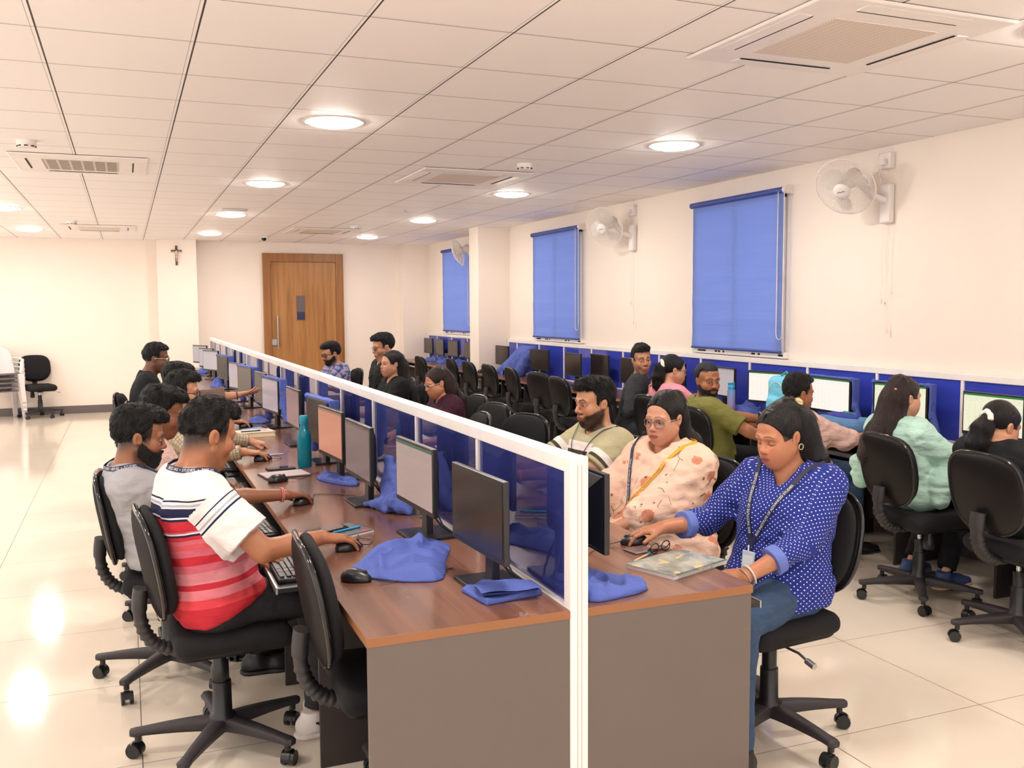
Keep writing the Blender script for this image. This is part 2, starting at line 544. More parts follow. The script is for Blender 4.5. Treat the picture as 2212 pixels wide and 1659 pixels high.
e = t.new('ShaderNodeEmission'); t.put(e.inputs[0], (.92, .96, 1.)); e.inputs[1].default_value = 1.3
g = t.new('ShaderNodeBsdfGlossy'); g.inputs[1].default_value = .05
mx = t.new('ShaderNodeMixShader'); mx.inputs[0].default_value = .1
t.l.new(e.outputs[0], mx.inputs[1]); t.l.new(g.outputs[0], mx.inputs[2]); t.l.new(mx.outputs[0], t.out.inputs[0]); M_PANE = t.m; M_PANE.cycles.emission_sampling = 'NONE'
BL = [(1, 6.36, 7.74, 'widest, nearest to the right edge of the photo'), (2, 10.13, 11.55, 'between two wall fans'), (3, 13.95, 15.4, 'partly hidden behind the white column')]
blind_labels = ['blue roller blind nearest the camera, the largest of the three', 'blue roller blind in the middle, left of the second wall fan', 'farthest blue roller blind, half hidden behind the cream column']
for (n, y0, y1, _), lb in zip(BL, blind_labels):
    w = empty('window_%d' % n, (XW, (y0+y1)/2, 1.22)); w['kind'] = 'structure'; hw = (y1-y0)/2
    mb = MB(); mb.box((-.045, -hw, 0), (0, hw, .05)); mb.box((-.03, -hw+.06, .05), (0, -hw+.10, 1.36)); mb.box((-.03, hw-.08, .05), (0, hw-.04, 1.36))
    mb.box((-.03, -hw+.06, 1.33), (0, hw-.04, 1.36)); mb.box((-.028, -.02, .05), (0, .02, 1.33))
    mb.build('window_frame', M_WHITEP, w, bevel=.003)
    MB().box((-.012, -hw+.10, .05), (-.002, hw-.08, 1.33)).build('window_pane', M_PANE, w)
    mb = MB()
    for yy, l in ((hw-.17, .13), (hw-.40, .035), (hw-.45, .03), (hw-.52, .025), (-hw+.42, .05), (-hw+.34, .03), (-hw+.05, .06)):
        mb.box((-.047, yy-l/2, .018), (-.044, yy+l/2, .034))
    mb.build('track_slots', M_DARKGAP, w)
    b = empty('roller_blind', (XW, (y0+y1)/2, 1.27), 0, lb, 'blind', 'blue roller blinds on the window wall')
    V = []; nz = 40; ny = 24
    for i in range(nz+1):
        row = []
        for j in range(ny+1):
            zz = 1.315*i/nz; yy = -hw+.02+(2*hw-.05)*j/ny
            row.append((-.062-.004*math.sin(zz*9+yy*1.3)*math.sin(zz*23+n)*(1-i/nz), yy, zz+.003))
        V.append(row)
    MB().grid(V).grid([[(x-.0012, y, z) for x, y, z in r] for r in V]).build('blind_fabric', M_BLIND, b)
    MB().tube([(-.062, -hw-.0, 1.335), (-.062, hw-.0, 1.335)], .026, 16).build('roller_tube', M_BLINDTUBE, b)
    MB().tube([(-.062, -hw+.025, .004), (-.062, hw-.025, .004)], .011, 8).build('bottom_bar', M_BLINDTUBE, b)
    mb = MB(); mb.tube([(-.062, -hw-.03, 1.335), (-.062, -hw+.005, 1.335)], .034, 18); mb.box((-.06, -hw-.028, 1.3), (0, -hw-.012, 1.37))
    mb.build('end_bracket', M_WHITE, b)
    pts = [(-.10, -hw+.045-.02*math.sin(PI*k/24)*0, 1.32-1.16*k/24) for k in range(25)]
    arc = [(-.10, -hw+.045-.04*(1-math.cos(PI*k/8)), .16-.05*math.sin(PI*k/8)) for k in range(1, 8)]
    pts2 = [(-.10, -hw-.035, .16+1.16*k/24) for k in range(25)]
    MB().tube(pts+arc+pts2, .0035, 6).build('pull_chain', M_WHITE, b)

# ------------------------------------------------------------------ ceiling fittings
M_LAMP = emis('lamp_diffuser', (255, 247, 238), 56.)
LAMPS = [(x, 5.80+3.025*k) for x in (1.215, 3.61, -1.2) for k in (-2, -1, 0, 1, 2, 3)]+[(-3.6, 5.80+3.025*k) for k in (-2, 0, 2, 3)]
def lamp_name(x, y):
    side = {1.215: 'over the long centre desk', 3.61: 'over the aisle by the window wall', -1.2: 'over the open floor on the left', -3.6: 'far left of the room'}[x]
    k = ['behind the camera', 'nearest the camera', 'second from the camera', 'third from the camera', 'fourth from the camera', 'farthest, near the back wall'][int(round((y-5.8)/3.025))+2]
    return 'round glowing ceiling light %s, %s' % (side, k)
lp = None
for x, y in LAMPS:
    if lp is None:
        lp = empty('ceiling_light', (x, y, CEIL)); MB().lathe([(.165, -.002), (.185, -.006), (.19, 0.)], seg=32, caps=False).build('light_rim', M_WHITE, lp)
        MB().lathe([(.02, -.030), (.10, -.026), (.150, -.014), (.166, -.003)], seg=18).build('diffuser', M_LAMP, lp); o = lp
    else: o = copy_tree(lp); o.location = (x, y, CEIL)
    tag(o, lamp_name(x, y), 'ceiling light', 'round ceiling lights')

def mat_perf(name, a, b, sc, thr):
    t = NT(name); co = t.coords('Object'); x, y, z = t.sep(co)
    f = t.math('FRACT', t.math('ADD', t.math('MULTIPLY', y, sc), 100.)); f2 = t.math('FRACT', t.math('ADD', t.math('MULTIPLY', x, sc*.5), 100.))
    m = t.math('MULTIPLY', t.math('LESS_THAN', f, thr), t.math('GREATER_THAN', f2, .18))
    t.bsdf(t.mix(m, lin(a), lin(b)), .5, 0, .3); return t.m
M_GRILLE = mat_perf('cassette_grille_fine', (234, 219, 208), (206, 188, 174), 62., .45)
M_GRILLE2 = mat_perf('cassette_grille_dark', (214, 200, 190), (58, 52, 48), 24., .55)
ACS = [(2.86, 3.27, 'white ceiling cassette air conditioner at top right, nearest the camera', M_GRILLE), (2.74, 7.83, 'white ceiling cassette air conditioner in the middle of the ceiling', M_GRILLE),
       (2.68, 13.85, 'small-looking ceiling cassette air conditioner far away above the door', M_GRILLE), (-.27, 8.12, 'ceiling cassette air conditioner at left with dark slotted grille', M_GRILLE2),
       (-.29, 14.3, 'ceiling cassette air conditioner far left near the back wall', M_GRILLE)]
for x, y, lb, gm in ACS:
    a = empty('air_conditioner', (x, y, CEIL), 0, lb, 'air conditioner', 'ceiling cassette air conditioners')
    mb = MB(); mb.add([(-.475, -.475, -.004), (.475, -.475, -.004), (.475, .475, -.004), (-.475, .475, -.004), (-.465, -.465, -.014), (.465, -.465, -.014), (.465, .465, -.014), (-.465, .465, -.014)],
        [(3, 2, 1, 0), (4, 5, 6, 7), (0, 1, 5, 4), (1, 2, 6, 5), (2, 3, 7, 6), (3, 0, 4, 7)])
    mb.build('panel', M_WHITEP, a, bevel=.003)
    MB().box((-.265, -.265, -.017), (.265, .265, -.01)).build('return_grille', gm, a, bevel=.003)
    for k in range(4):
        m = Matrix.Rotation(k*PI/2, 4, 'Z'); mb = MB(); mb.M = m
        mb.add([(-.26, -.435, -.0155), (.26, -.435, -.0155), (.26, -.374, -.019), (-.26, -.374, -.019), (-.26, -.435, -.012), (.26, -.435, -.012), (.26, -.374, -.012), (-.26, -.374, -.012)],
            [(0, 1, 2, 3), (7, 6, 5, 4), (0, 4, 5, 1), (1, 5, 6, 2), (2, 6, 7, 3), (3, 7, 4, 0)])
        mb.build('louver', M_WHITEP, a)
        mb = MB(); mb.M = m; mb.box((-.25, -.372, -.0175), (.25, -.362, -.012)); mb.build('louver_slot', M_DARKGAP, a)
t = empty('smoke_detector', (-.57, 7.15, CEIL), 0, 'white round smoke detector at left beside the slotted air conditioner', 'smoke detector', 'smoke detectors')
MB().lathe([(.05, -.045), (.058, -.03), (.062, -.012), (.062, 0)], seg=24).build('detector_body', M_WHITE, t)
mb = MB()
for k in range(8):
    q = k*PI/4+PI/2; mb.cbox((math.cos(q)*.054, math.sin(q)*.054, -.038), (.012, .022, .006), Matrix.Rotation(q, 3, 'Z'))
mb.build('sensor_slots', M_DARKGAP, t)
for x, y, lb in ((2.96, 6.95, 'smoke detector near the middle air conditioner, right of centre'), (-.59, 13.35, 'tiny smoke detector far left near the back wall'), (2.96, 12.95, 'tiny smoke detector far away above the door side')):
    o = copy_tree(t); o.location = (x, y, CEIL); tag(o, lb)
tag(MB().box((1.06, 11.15, CEIL-.02), (1.32, 11.27, CEIL)).build('ceiling_sensor', M_STEEL, bevel=.004), 'small flat grey ceiling box beside a light over the centre desk', 'sensor')
t = empty('dome_camera', (2.07, 15.4, CEIL), 0, 'small black dome camera on the ceiling in front of the door', 'security camera')
MB().cyl((0, 0), .05, -.012, 0).build('camera_base', M_WHITE, t)
MB().lathe([(.001, -.06), (.02, -.056), (.035, -.04), (.04, -.012)], seg=20).build('camera_dome', plain('dome_black', (20, 20, 22), .1), t)

# ------------------------------------------------------------------ wall fans
M_CAGE = plain('fan_wire', (240, 232, 226), .3)
t = NT('fan_blade_plastic'); bb = t.bsdf(lin((244, 238, 232)), .25, 0, .5); tp = t.new('ShaderNodeBsdfTranslucent'); t.put(tp.inputs[0], lin((240, 232, 224)))
mx = t.new('ShaderNodeMixShader'); mx.inputs[0].default_value = .4; t.l.new(bb.outputs[0], mx.inputs[1]); t.l.new(tp.outputs[0], mx.inputs[2]); t.l.new(mx.outputs[0], t.out.inputs[0]); M_BLADE = t.m
def make_fan(y, zm, face, lb, spin=0.):
    """wall fan: base plate on the wall at (y, zm); face = direction the cage looks"""
    f = empty('wall_fan', (XW, y, zm), 0, lb, 'fan', 'white wall fans')
    mb = MB(); mb.box((-.055, -.05, -.16), (0, .05, .12)); mb.build('wall_bracket', M_WHITE, f, bevel=.015)
    F = Vector(face).normalized(); c = Vector((-.30, .12, .10))
    mb = MB(); mb.tube([(-.04, 0, .0), (-.12, .03, .03), c-F*.16], [.03, .026, .03], 12); mb.build('arm', M_WHITE, f)
    q = F.to_track_quat('Z', 'Y').to_matrix().to_4x4(); q = Matrix.Translation(c) @ q
    mb = MB(); mb.M = q; mb.lathe([(.03, -.2), (.055, -.19), (.062, -.12), (.05, -.065), (.02, -.06)], seg=24); mb.build('motor_housing', M_WHITE, f)
    mb = MB(); mb.M = q; Rr = .215
    def prof(u, s): return (Rr*u, s*(.075*(1-u**2.6))+(0.))
    for k in range(64):
        a = 2*PI*k/64
        for s, u0 in ((1, .28), (-1, .3)):
            pts = []
            for i in range(7):
                u = u0+(1-u0)*i/6; r, z = prof(u, s); pts.append((r*math.cos(a), r*math.sin(a), z))
            mb.tube(pts, .0013, 3, caps=False)
    for u, s in ((1, 1), (.8, 1), (.55, 1), (.75, -1)):
        r, z = prof(u, s); mb.tube([(r*math.cos(2*PI*i/48), r*math.sin(2*PI*i/48), z) for i in range(48)], .005 if u == 1 else .0016, 6, closed=True)
    mb.build('cage', M_CAGE, f)
    mb = MB(); mb.M = q; mb.lathe([(.062, .066), (.06, .074), (.03, .079), (.001, .08)], seg=28); bd = mb.build('badge', M_WHITE, f)
    mb = MB(); mb.M = q; up = 1
    mb.tube([(-.026, -.004, .0815), (-.012, .004, .0815), (0, -.002, .0815), (.012, .005, .0815), (.027, .002, .0815)], .0022, 5); mb.build('script_mark', plain('fan_logo', (70, 70, 80), .5), bd)
    for k in range(3):
        mb = MB(); mb.M = q @ Matrix.Rotation(spin+k*2*PI/3, 4, 'Z'); P = []
        for i in range(9):
            u = i/8; r = .03+.145*u; hw = (.35+.55*math.sin(PI*min(1, u*1.0+.08))**.7)*.75 if u < 1 else .15
            P.append([(r*math.cos(a), r*math.sin(a), .03*(a/.5)-.0+.012) for a in [(-hw+2*hw*j/6) for j in range(7)]])
        mb.grid(P); mb.build('blade', M_BLADE, f)
    mb = MB(); mb.M = q; mb.cyl((0, 0), .034, -.03, .045); mb.build('hub', M_WHITE, f)
    for yy, l in ((.03, .55), (-.03, .76)):
        mb = MB(); mb.tube([(-.03, yy, -.15), (-.03, yy, -.15-l)], .0014, 5); mb.tube([(-.03, yy, -.15-l-.03), (-.03, yy, -.15-l)], .006, 8); mb.build('pull_cord', M_WHITE, f)
    return f
make_fan(5.28, 2.40, (-.86, -.41, -.615), 'white wall fan nearest the camera, at right beside the largest blind', .3)
make_fan(8.93, 2.41, (-.86, -.50, -.42), 'white wall fan between two blue blinds, blades visible', 1.15)
make_fan(13.75, 2.41, (-.93, .10, -.35), 'farthest wall fan seen edge-on over the third blind, beside the column', .6)
sk = None
for y, lb in ((5.30, 'white socket box above the nearest wall fan'), (8.95, 'white socket box above the middle wall fan')):
    if sk is None:
        sk = empty('fan_socket', (XW, y, 2.68), 0); MB().box((-.045, -.06, -.055), (0, .06, .06)).build('socket_box', M_WHITE, sk, bevel=.006)
        MB().box((-.075, -.03, -.03), (-.045, .02, .012)).build('plug', M_WHITE, sk, bevel=.005)
        MB().tube([(-.06, 0, -.03), (-.06, .03, -.09), (-.04, .02, -.16)], .004, 6).build('plug_cord', M_WHITE, sk); o = sk
    else: o = copy_tree(sk); o.location.y = y
    tag(o, lb, 'socket', 'fan socket boxes')

# crucifix on the pilaster
c = empty('wall_cross', (.80, 16.3, 2.37), 0, 'small dark wooden cross with a pale figure on the pilaster', 'cross')
W = plain('dark_cross_wood', (78, 44, 26), .4)
mb = MB(); mb.box((-.016, -.022, 0), (.016, 0, .315)); mb.box((-.082, -.022, .215), (.082, 0, .245)); mb.build('cross_beams', W, c, bevel=.002)
B = plain('pale_figure', (214, 190, 160), .5)
P = [RC((0, -.032, .19), (0, -.032, .135), .013, .010), SP((0, -.036, .228), .011), RC((0, -.032, .205), (.06, -.028, .228), .007, .005), RC((0, -.032, .205), (-.06, -.028, .228), .007, .005),
     RC((.003, -.034, .135), (.002, -.034, .06), .010, .006)]
V, F = sdf_mesh(P, .004); npmesh('figure', V, F, B, c)
# ------------------------------------------------------------------ desks and glass screens
def mat_walnut():
    t = NT('walnut_laminate'); co = t.coords('Object'); x, y, z = t.sep(co)
    m = t.mapping(co, (9, .55, 9)); n = t.noise(m, 1.6, 2.5, .5)
    n2 = t.noise(t.mapping(co, (60, .5, 60)), 1.5, 1.)
    pl = t.math('FLOOR', t.math('MULTIPLY', x, 11.)); wn = t.new('ShaderNodeTexWhiteNoise', noise_dimensions='1D'); t.put(wn.inputs['W'], pl)
    col = t.ramp(t.math('ADD', t.math('MULTIPLY', n, .8), t.math('MULTIPLY', wn.outputs[0], .2)), [(.28, lin((98, 64, 50))), (.5, lin((128, 87, 69))), (.75, lin((156, 112, 90)))])
    col = t.mix(t.math('MULTIPLY', n2, .4), col, lin((108, 72, 57)))
    t.bsdf(col, .2, 0, .5); return t.m
M_WALNUT = mat_walnut()
M_EDGE = plain('edge_banding', (150, 98, 62), .35)
M_GREYLAM = plain('grey_brown_laminate', (105, 94, 88), .42, var=.04)
M_DARKLAM = plain('dark_board', (54, 47, 46), .5)
M_RUNNER = plain('runner_steel', (178, 176, 176), .3, .7)

def mat_glass():
    t = NT('blue_tinted_glass')
    tr = t.new('ShaderNodeBsdfTransparent'); t.put(tr.inputs[0], (.30, .33, .68))
    gl = t.new('ShaderNodeBsdfGlossy'); gl.inputs['Roughness'].default_value = .02; t.put(gl.inputs[0], (.95, .95, 1.))
    df = t.new('ShaderNodeBsdfDiffuse'); t.put(df.inputs[0], (.07, .09, .42))
    fr = t.new('ShaderNodeFresnel'); fr.inputs[0].default_value = 1.5
    m1 = t.new('ShaderNodeMixShader'); m1.inputs[0].default_value = .42
    t.l.new(tr.outputs[0], m1.inputs[1]); t.l.new(df.outputs[0], m1.inputs[2])
    m2 = t.new('ShaderNodeMixShader'); t.l.new(t.math('MULTIPLY', fr.outputs[0], 1., clamp=True), m2.inputs[0])
    t.l.new(m1.outputs[0], m2.inputs[1]); t.l.new(gl.outputs[0], m2.inputs[2]); t.l.new(m2.outputs[0], t.out.inputs[0])
    return t.m
M_GLASS = mat_glass()
M_BLUEBOARD = plain('blue_back_painted_glass', (58, 72, 182), .06, var=.03)

PITCH = .8125
DIV = [3.315+PITCH*k for k in range(15)]
Y0, Y1 = 2.5, 15.47
def long_desk(name, label, xa, xb, front, open_trays, ydiv, y0, y1, notch=None):
    """front = x of the sitter's edge; everything relative to (mid, y0)"""
    cx = (xa+xb)/2; d = empty(name, (cx, y0, 0), 0, label, 'desk')
    a, b = xa-cx, xb-cx; L = y1-y0; s = 1 if front > cx else -1
    mb = MB()
    if notch: 
        n0, n1, nx = notch[0]-y0, notch[1]-y0, notch[2]-cx
        mb.prism([(a, 0), (b, 0), (b, n0), (nx, n0), (nx, n1), (b, n1), (b, L), (a, L)], .7235, .75)
    else: mb.box((a, 0, .7235), (b, L, .75))
    mb.build('tabletop', M_WALNUT, d, bevel=.0015)
    mb = MB(); fx = front-cx
    mb.box((min(fx, fx+s*.0012), -.0012, .7237), (max(fx, fx+s*.0012), L, .7498)); mb.box((a, -.0012, .7237), (b, 0, .7498)); mb.build('edge_band', M_EDGE, d)
    ex = fx-s*.003
    lo, hi = sorted((ex, -fx))
    mb = MB(); mb.box((lo, .002, 0), (hi, .022, .7235)); mb.build('end_panel', M_GREYLAM, d, bevel=.001)
    mb = MB(); mb.box((lo, L-.022, 0), (hi, L-.002, .7235)); mb.build('end_panel', M_GREYLAM, d)
    for y in ydiv:
        mb = MB(); mb.box((min(fx-s*.012, -fx), y-.009-y0, .0), (max(fx-s*.012, -fx), y+.009-y0, .7235)); mb.build('divider_panel', M_DARKLAM, d)
    bx = -fx+s*.06
    MB().box((min(bx, bx+s*.018), .022, .12), (max(bx, bx+s*.018), L-.022, .7235)).build('modesty_panel', M_DARKLAM, d)
    edges = [y0+.022]+[y for y in ydiv]+[y1-.022]
    for i in range(len(edges)-1):
        e0, e1 = edges[i]+.03-y0, edges[i+1]-.03-y0; pull = open_trays.get(i, 0.)
        t0 = fx-s*.05+s*pull; t1 = t0-s*.30
        tr = MB().box((min(t0, t1), e0, .652), (max(t0, t1), e1, .668)).build('keyboard_tray', M_BLACKP, d)
        MB().box((min(t0, t0+s*.006), e0, .648), (max(t0, t0+s*.006), e1, .672)).build('tray_edge', M_RUNNER, tr)
        mb = MB()
        for yy in (e0-.02, e1+.005): mb.box((min(fx-s*.06, fx-s*.46), yy, .655), (max(fx-s*.06, fx-s*.46), yy+.015, .72))
        mb.build('tray_runner', M_RUNNER, tr)
    return d
long_desk('long_desk', 'long walnut-topped desk on the left of the blue glass partition, nearest the camera', .585, 1.206, .585, {1: .17, 2: .21, 3: .17, 4: .1}, DIV, Y0, Y1)
long_desk('long_desk', 'long walnut-topped desk on the right of the blue glass partition', 1.266, 1.868, 1.868, {0: .12, 1: .14, 2: .12}, DIV, Y0, Y1)
WDIV = [1.53+.757*k for k in range(15)]+[13.0, 13.78, 14.56, 15.34]
long_desk('wall_desk', 'walnut-topped desk running along the window wall', 4.485, 5.03, 4.485, {3: .15, 4: .15, 5: .12}, WDIV, .8, 16.3, (12.47, 12.88, 4.59))

def glass_screen(label, x0, x1, y0, y1, muls, post_near, panel_mat, zb=.75):
    cx = (x0+x1)/2; s = empty('partition_screen', (cx, y0, 0), 0, label, 'partition'); h = (x1-x0)/2; L = y1-y0
    MB().box((-h, .045 if post_near else 0, 1.165), (h, L-.04, 1.212)).build('top_rail', M_WHITEP, s, bevel=.004)
    if post_near:
        mb = MB(); mb.box((-h, -.004, 0), (h, .045, 1.214)); mb.build('end_post', M_WHITEP, s, bevel=.004)
        MB().box((-h+.022, -.006, .02), (-h+.024, -.003, 1.19)).box((h-.024, -.006, .02), (h-.022, -.003, 1.19)).build('post_groove', plain('post_groove', (205, 192, 188), .5), s)
    mb = MB(); mb.box((-h, L-.04, 0), (h, L, 1.21)); mb.build('end_post', M_WHITEP, s, bevel=.003)
    MB().box((-h+.004, 0, zb-.03), (h-.004, L, zb+.012)).build('bottom_rail', M_ALU, s)
    ed = [y0]+list(muls)+[y1]
    for y in muls: MB().box((-h+.002, y-.0125-y0, zb), (h-.002, y+.0125-y0, 1.165)).build('mullion', M_WHITEP, s, bevel=.002)
    for i in range(len(ed)-1):
        a, b = ed[i]-y0, ed[i+1]-y0
        MB().box((-h+.012, a+.0125, zb+.01), (-h+.018, b-.0125, 1.165)).build('glass_panel', panel_mat, s)
    return s
sc = glass_screen('white framed blue glass partition running down the middle of the long desks', 1.206, 1.266, Y0, Y1, DIV, True, M_GLASS)
MB().box((-.032, -.002, .748), (-.012, Y1-Y0, .752)).build('seat_bead', M_ALU, sc)
glass_screen('blue panelled screen with white frame along the window wall, nearer part', 5.03, 5.07, .8, 12.47, [1.53+.757*k for k in range(15) if 1.53+.757*k < 12.3], False, M_BLUEBOARD)
glass_screen('short blue panelled screen beyond the cream column', 5.03, 5.07, 12.88, 16.3, [13.4, 14.2, 14.98, 15.77], False, M_BLUEBOARD)

# ------------------------------------------------------------------ monitors
M_BEZEL = plain('monitor_bezel', (34, 32, 33), .33)
M_MBACK = plain('monitor_back', (20, 20, 23), .42)
def mat_screen(name, body, head, strength, text=.12, off=False, tint=None):
    t = NT(name); x, y, z = t.sep(t.coords('Object'))
    if off:
        t.bsdf(lin(body), .22, 0, .6); return t.m
    # a spreadsheet: ribbon, faint rules and cells
    c = lin(body); hd = lin(head)
    v = t.math('SUBTRACT', z, .135)                     # height over the screen bottom
    rib = t.math('GREATER_THAN', v, .222)
    sub = t.math('MULTIPLY', t.math('GREATER_THAN', v, .182), t.math('LESS_THAN', v, .222))
    gl = t.math('MAXIMUM', t.math('LESS_THAN', t.math('FRACT', t.math('MULTIPLY', v, 90.)), .16), t.math('LESS_THAN', t.math('FRACT', t.math('MULTIPLY', t.math('ADD', y, 2.), 24.)), .05))
    cells = t.math('MULTIPLY', gl, t.math('LESS_THAN', v, .178))
    tx = t.noise(t.mapping(t.coords('Object'), (1, 160, 90)), 1., 1.)
    marks = t.math('MULTIPLY', t.math('GREATER_THAN', tx, .66), t.math('MAXIMUM', sub, t.math('MULTIPLY', t.math('LESS_THAN', y, .02), t.math('LESS_THAN', v, .16))))
    col = t.mix(t.math('MULTIPLY', cells, text), c, tuple(q*.45 for q in c))
    col = t.mix(t.math('MULTIPLY', sub, .10), col, tuple(q*.55 for q in c))
    col = t.mix(t.math('MULTIPLY', marks, .35), col, tuple(q*.3 for q in c))
    col = t.mix(rib, col, hd)
    b = t.bsdf((0.01, .01, .01), .25, 0, .5); t.put(b.inputs['Emission Color'], col); b.inputs['Emission Strength'].default_value = strength
    t.m.cycles.emission_sampling = 'NONE'; return t.m
S_OFF = mat_screen('screen_off', (44, 38, 35), None, 0, off=True)
S_SHEET_DIM = mat_screen('screen_sheet_dim', (184, 160, 152), (62, 100, 82), 0.46)
S_GREY = mat_screen('screen_grey', (118, 98, 98), (88, 72, 74), 0.5, .05)
S_ORANGE = mat_screen('screen_orange', (205, 134, 108), (150, 100, 84), 0.5, .04)
S_PINK = mat_screen('screen_pink', (150, 118, 118), (130, 100, 102), 0.5, .05)
S_WHITE = mat_screen('screen_pale', (178, 160, 164), (150, 132, 138), 0.5, .05)
S_SHEET = mat_screen('screen_sheet', (255, 244, 234), (48, 110, 66), .56, .3)
S_SHEETY = mat_screen('screen_sheet_warm', (246, 244, 214), (40, 128, 60), .52, .3)
S_DULL = mat_screen('screen_dull', (196, 182, 182), (150, 140, 142), 0.5, .05)
def make_monitor():
    m = empty('monitor', (0, 0, 0))
    w, h, z0 = .44, .264, .115
    mb = MB(); mb.box((-.012, -w/2, z0), (.008, w/2, z0+h)); mb.build('bezel', M_BEZEL, m, bevel=.003)
    MB().box((.0078, -w/2+.011, z0+.02), (.0095, w/2-.011, z0+h-.011)).build('screen', S_OFF, m)
    mb = MB(); mb.add([(-.012, -w/2+.01, z0+.008), (-.012, w/2-.01, z0+.008), (-.012, w/2-.01, z0+h-.008), (-.012, -w/2+.01, z0+h-.008),
        (-.042, -w/2+.07, z0+.03), (-.042, w/2-.07, z0+.03), (-.042, w/2-.07, z0+h-.06), (-.042, -w/2+.07, z0+h-.06)], [(0, 1, 2, 3), (7, 6, 5, 4), (4, 5, 1, 0), (5, 6, 2, 1), (6, 7, 3, 2), (7, 4, 0, 3)])
    mb.build('back_shell', M_MBACK, m, bevel=.004)
    mb = MB(); mb.box((-.062, -.03, .008), (-.034, .03, z0+.10)); mb.build('neck', M_BEZEL, m, bevel=.004)
    mb = MB(); mb.box((-.135, -.105, 0), (.05, .105, .011)); mb.build('base', M_BEZEL, m, bevel=.003)
    mb = MB(); mb.tube([(-.05, .02, z0+.03), (-.075, .05, z0-.03), (-.09, .06, .05), (-.13, .1, .012), (-.14, .16, .006)], .004, 6)
    mb.tube([(-.05, -.02, z0+.03), (-.08, -.03, z0-.04), (-.11, .0, .03), (-.14, .06, .006)], .0045, 6); mb.build('video_cable', M_BLACKP, m)
    return m
MON0 = make_monitor(); _used = []
def monitor(x, y, az, label, scr, group):
    o = MON0 if not _used else copy_tree(MON0); _used.append(o)
    o.location = (x, y, .75); o.rotation_euler = (0, 0, R_(az)); tag(o, label, 'monitor', group)
    for ch in o.children:
        if ch.name.split('.')[0] == 'screen':
            ch.material_slots[0].link = 'OBJECT'; ch.material_slots[0].material = scr
    return o
GL = 'monitors on the left side of the partition'
LM = [(1.044, 2.85, -177.5, S_OFF, 'switched-off monitor at the near end of the left desk, behind the spread blue cover'),
 (1.044, 3.575, -177, S_SHEET_DIM, 'monitor with a pale spreadsheet, second from the near end of the left desk'),
 (.985, 4.305, -178, S_GREY, 'monitor with a dim grey screen, beside the hanging blue cover'),
 (.992, 4.98, -175, S_ORANGE, 'monitor with an orange-tinted screen right behind the turquoise bottle'),
 (1.03, 5.56, -174.5, S_OFF, 'dark monitor with a blue cover hood, just beyond the turquoise bottle'),
 (1.02, 6.36, -178.5, S_PINK, 'monitor with a pinkish screen between two blue-hooded monitors'),
 (1.01, 7.36, -172.5, S_WHITE, 'monitor with a pale screen framed by a blue cover, beside the raised hand'),
 (1.03, 8.1, -176, S_OFF, 'monitor mostly hidden behind the pale blue-framed one on the left desk'),
 (1.0, 8.95, -170, S_OFF, 'dark monitor with a blue cover on its back, above the raised hand'),
 (1.0, 9.6, -166, S_WHITE, 'far monitor with a pale pinkish screen on the left desk'),
 (1.0, 11.1, -170, S_OFF, 'far monitor wholly wrapped in a blue cover on the left desk'),
 (1.0, 12.7, -160, S_DULL, 'third monitor from the far end of the left desk'),
 (1.0, 13.45, -160, S_DULL, 'second monitor from the far end of the left desk'),
 (1.0, 14.6, -158, S_DULL, 'monitor at the far end of the left desk by the pilaster')]
for x, y, az, s, lb in LM: monitor(x, y, az, lb, s, GL)
GR = 'monitors on the right side of the partition'
rl = ['back of a black monitor beside the white end post, in front of the polka-dot blouse', 'monitor seen through the glass, in front of the woman in the floral shawl', 'monitor seen through the glass, in front of the man in the green tee',
 'monitor seen through the glass behind the first gap of empty chairs', 'monitor seen through the glass, fifth on the right side of the partition', 'monitor seen through the glass facing the woman in maroon', 'blue-hooded monitor seen through the glass, seventh on the right side',
 'monitor seen through the glass facing the woman in black', 'monitor seen through the glass, ninth on the right side', 'monitor seen through the far glass, tenth on the right side', 'monitor seen through the far glass, eleventh on the right side', 'monitor seen through the far glass, twelfth on the right side', 'farthest monitor seen through the glass on the right side']
for k in range(13):
    monitor(1.43+.02*((k*7) % 3-1), 2.85+PITCH*k*.985, (4*((k*5) % 3-1)) if k else -2, rl[k], S_SHEET_DIM if k in (1, 2, 5, 7) else S_OFF, GR)
GW = 'monitors on the window-wall desk'
WM = [(4.785, 4.1, 179.5, S_SHEETY, 'monitor with a bright spreadsheet in front of the woman in black at the right edge'), (4.85, 4.9, -175, S_SHEETY, 'monitor with a bright spreadsheet half hidden by the long-haired woman in mint'),
 (4.81, 5.54, 178, S_SHEET, 'bright spreadsheet monitor framed by a blue cover behind the rolled denim bag'), (4.83, 6.27, -165, S_SHEET, 'bright spreadsheet monitor beside the light blue backpack'),
 (4.81, 6.93, 178, S_DULL, 'monitor with a dull grey screen behind the water bottle and black headwrap'), (4.8, 7.7, 180, S_OFF, 'dark monitor peeking out behind the woman in pink'),
 (4.8, 8.5, 180, S_OFF, 'dark monitor beside the man who looks back in the dark shirt'), (4.9, 9.39, 179, S_OFF, 'dark monitor right of two other dark monitors on the wall desk'),
 (4.76, 9.78, 178, S_OFF, 'dark monitor in the middle of three dark ones on the wall desk'), (4.81, 10.85, -172, S_OFF, 'dark monitor just right of the hanging blue cover on the wall desk'),
 (4.82, 12.15, -178, S_OFF, 'dark monitor nearest the cream column on the wall desk'), (4.9, 13.7, 180, S_OFF, 'dark monitor cut by the edge of the cream column'),
 (4.9, 14.5, -178, S_OFF, 'third dark monitor from the corner beyond the column'), (4.9, 15.2, 179, S_OFF, 'second dark monitor from the far corner'), (4.9, 15.85, -178, S_OFF, 'dark monitor in the far corner of the room')]
for x, y, az, s, lb in WM: monitor(x, y, az, lb, s, GW)

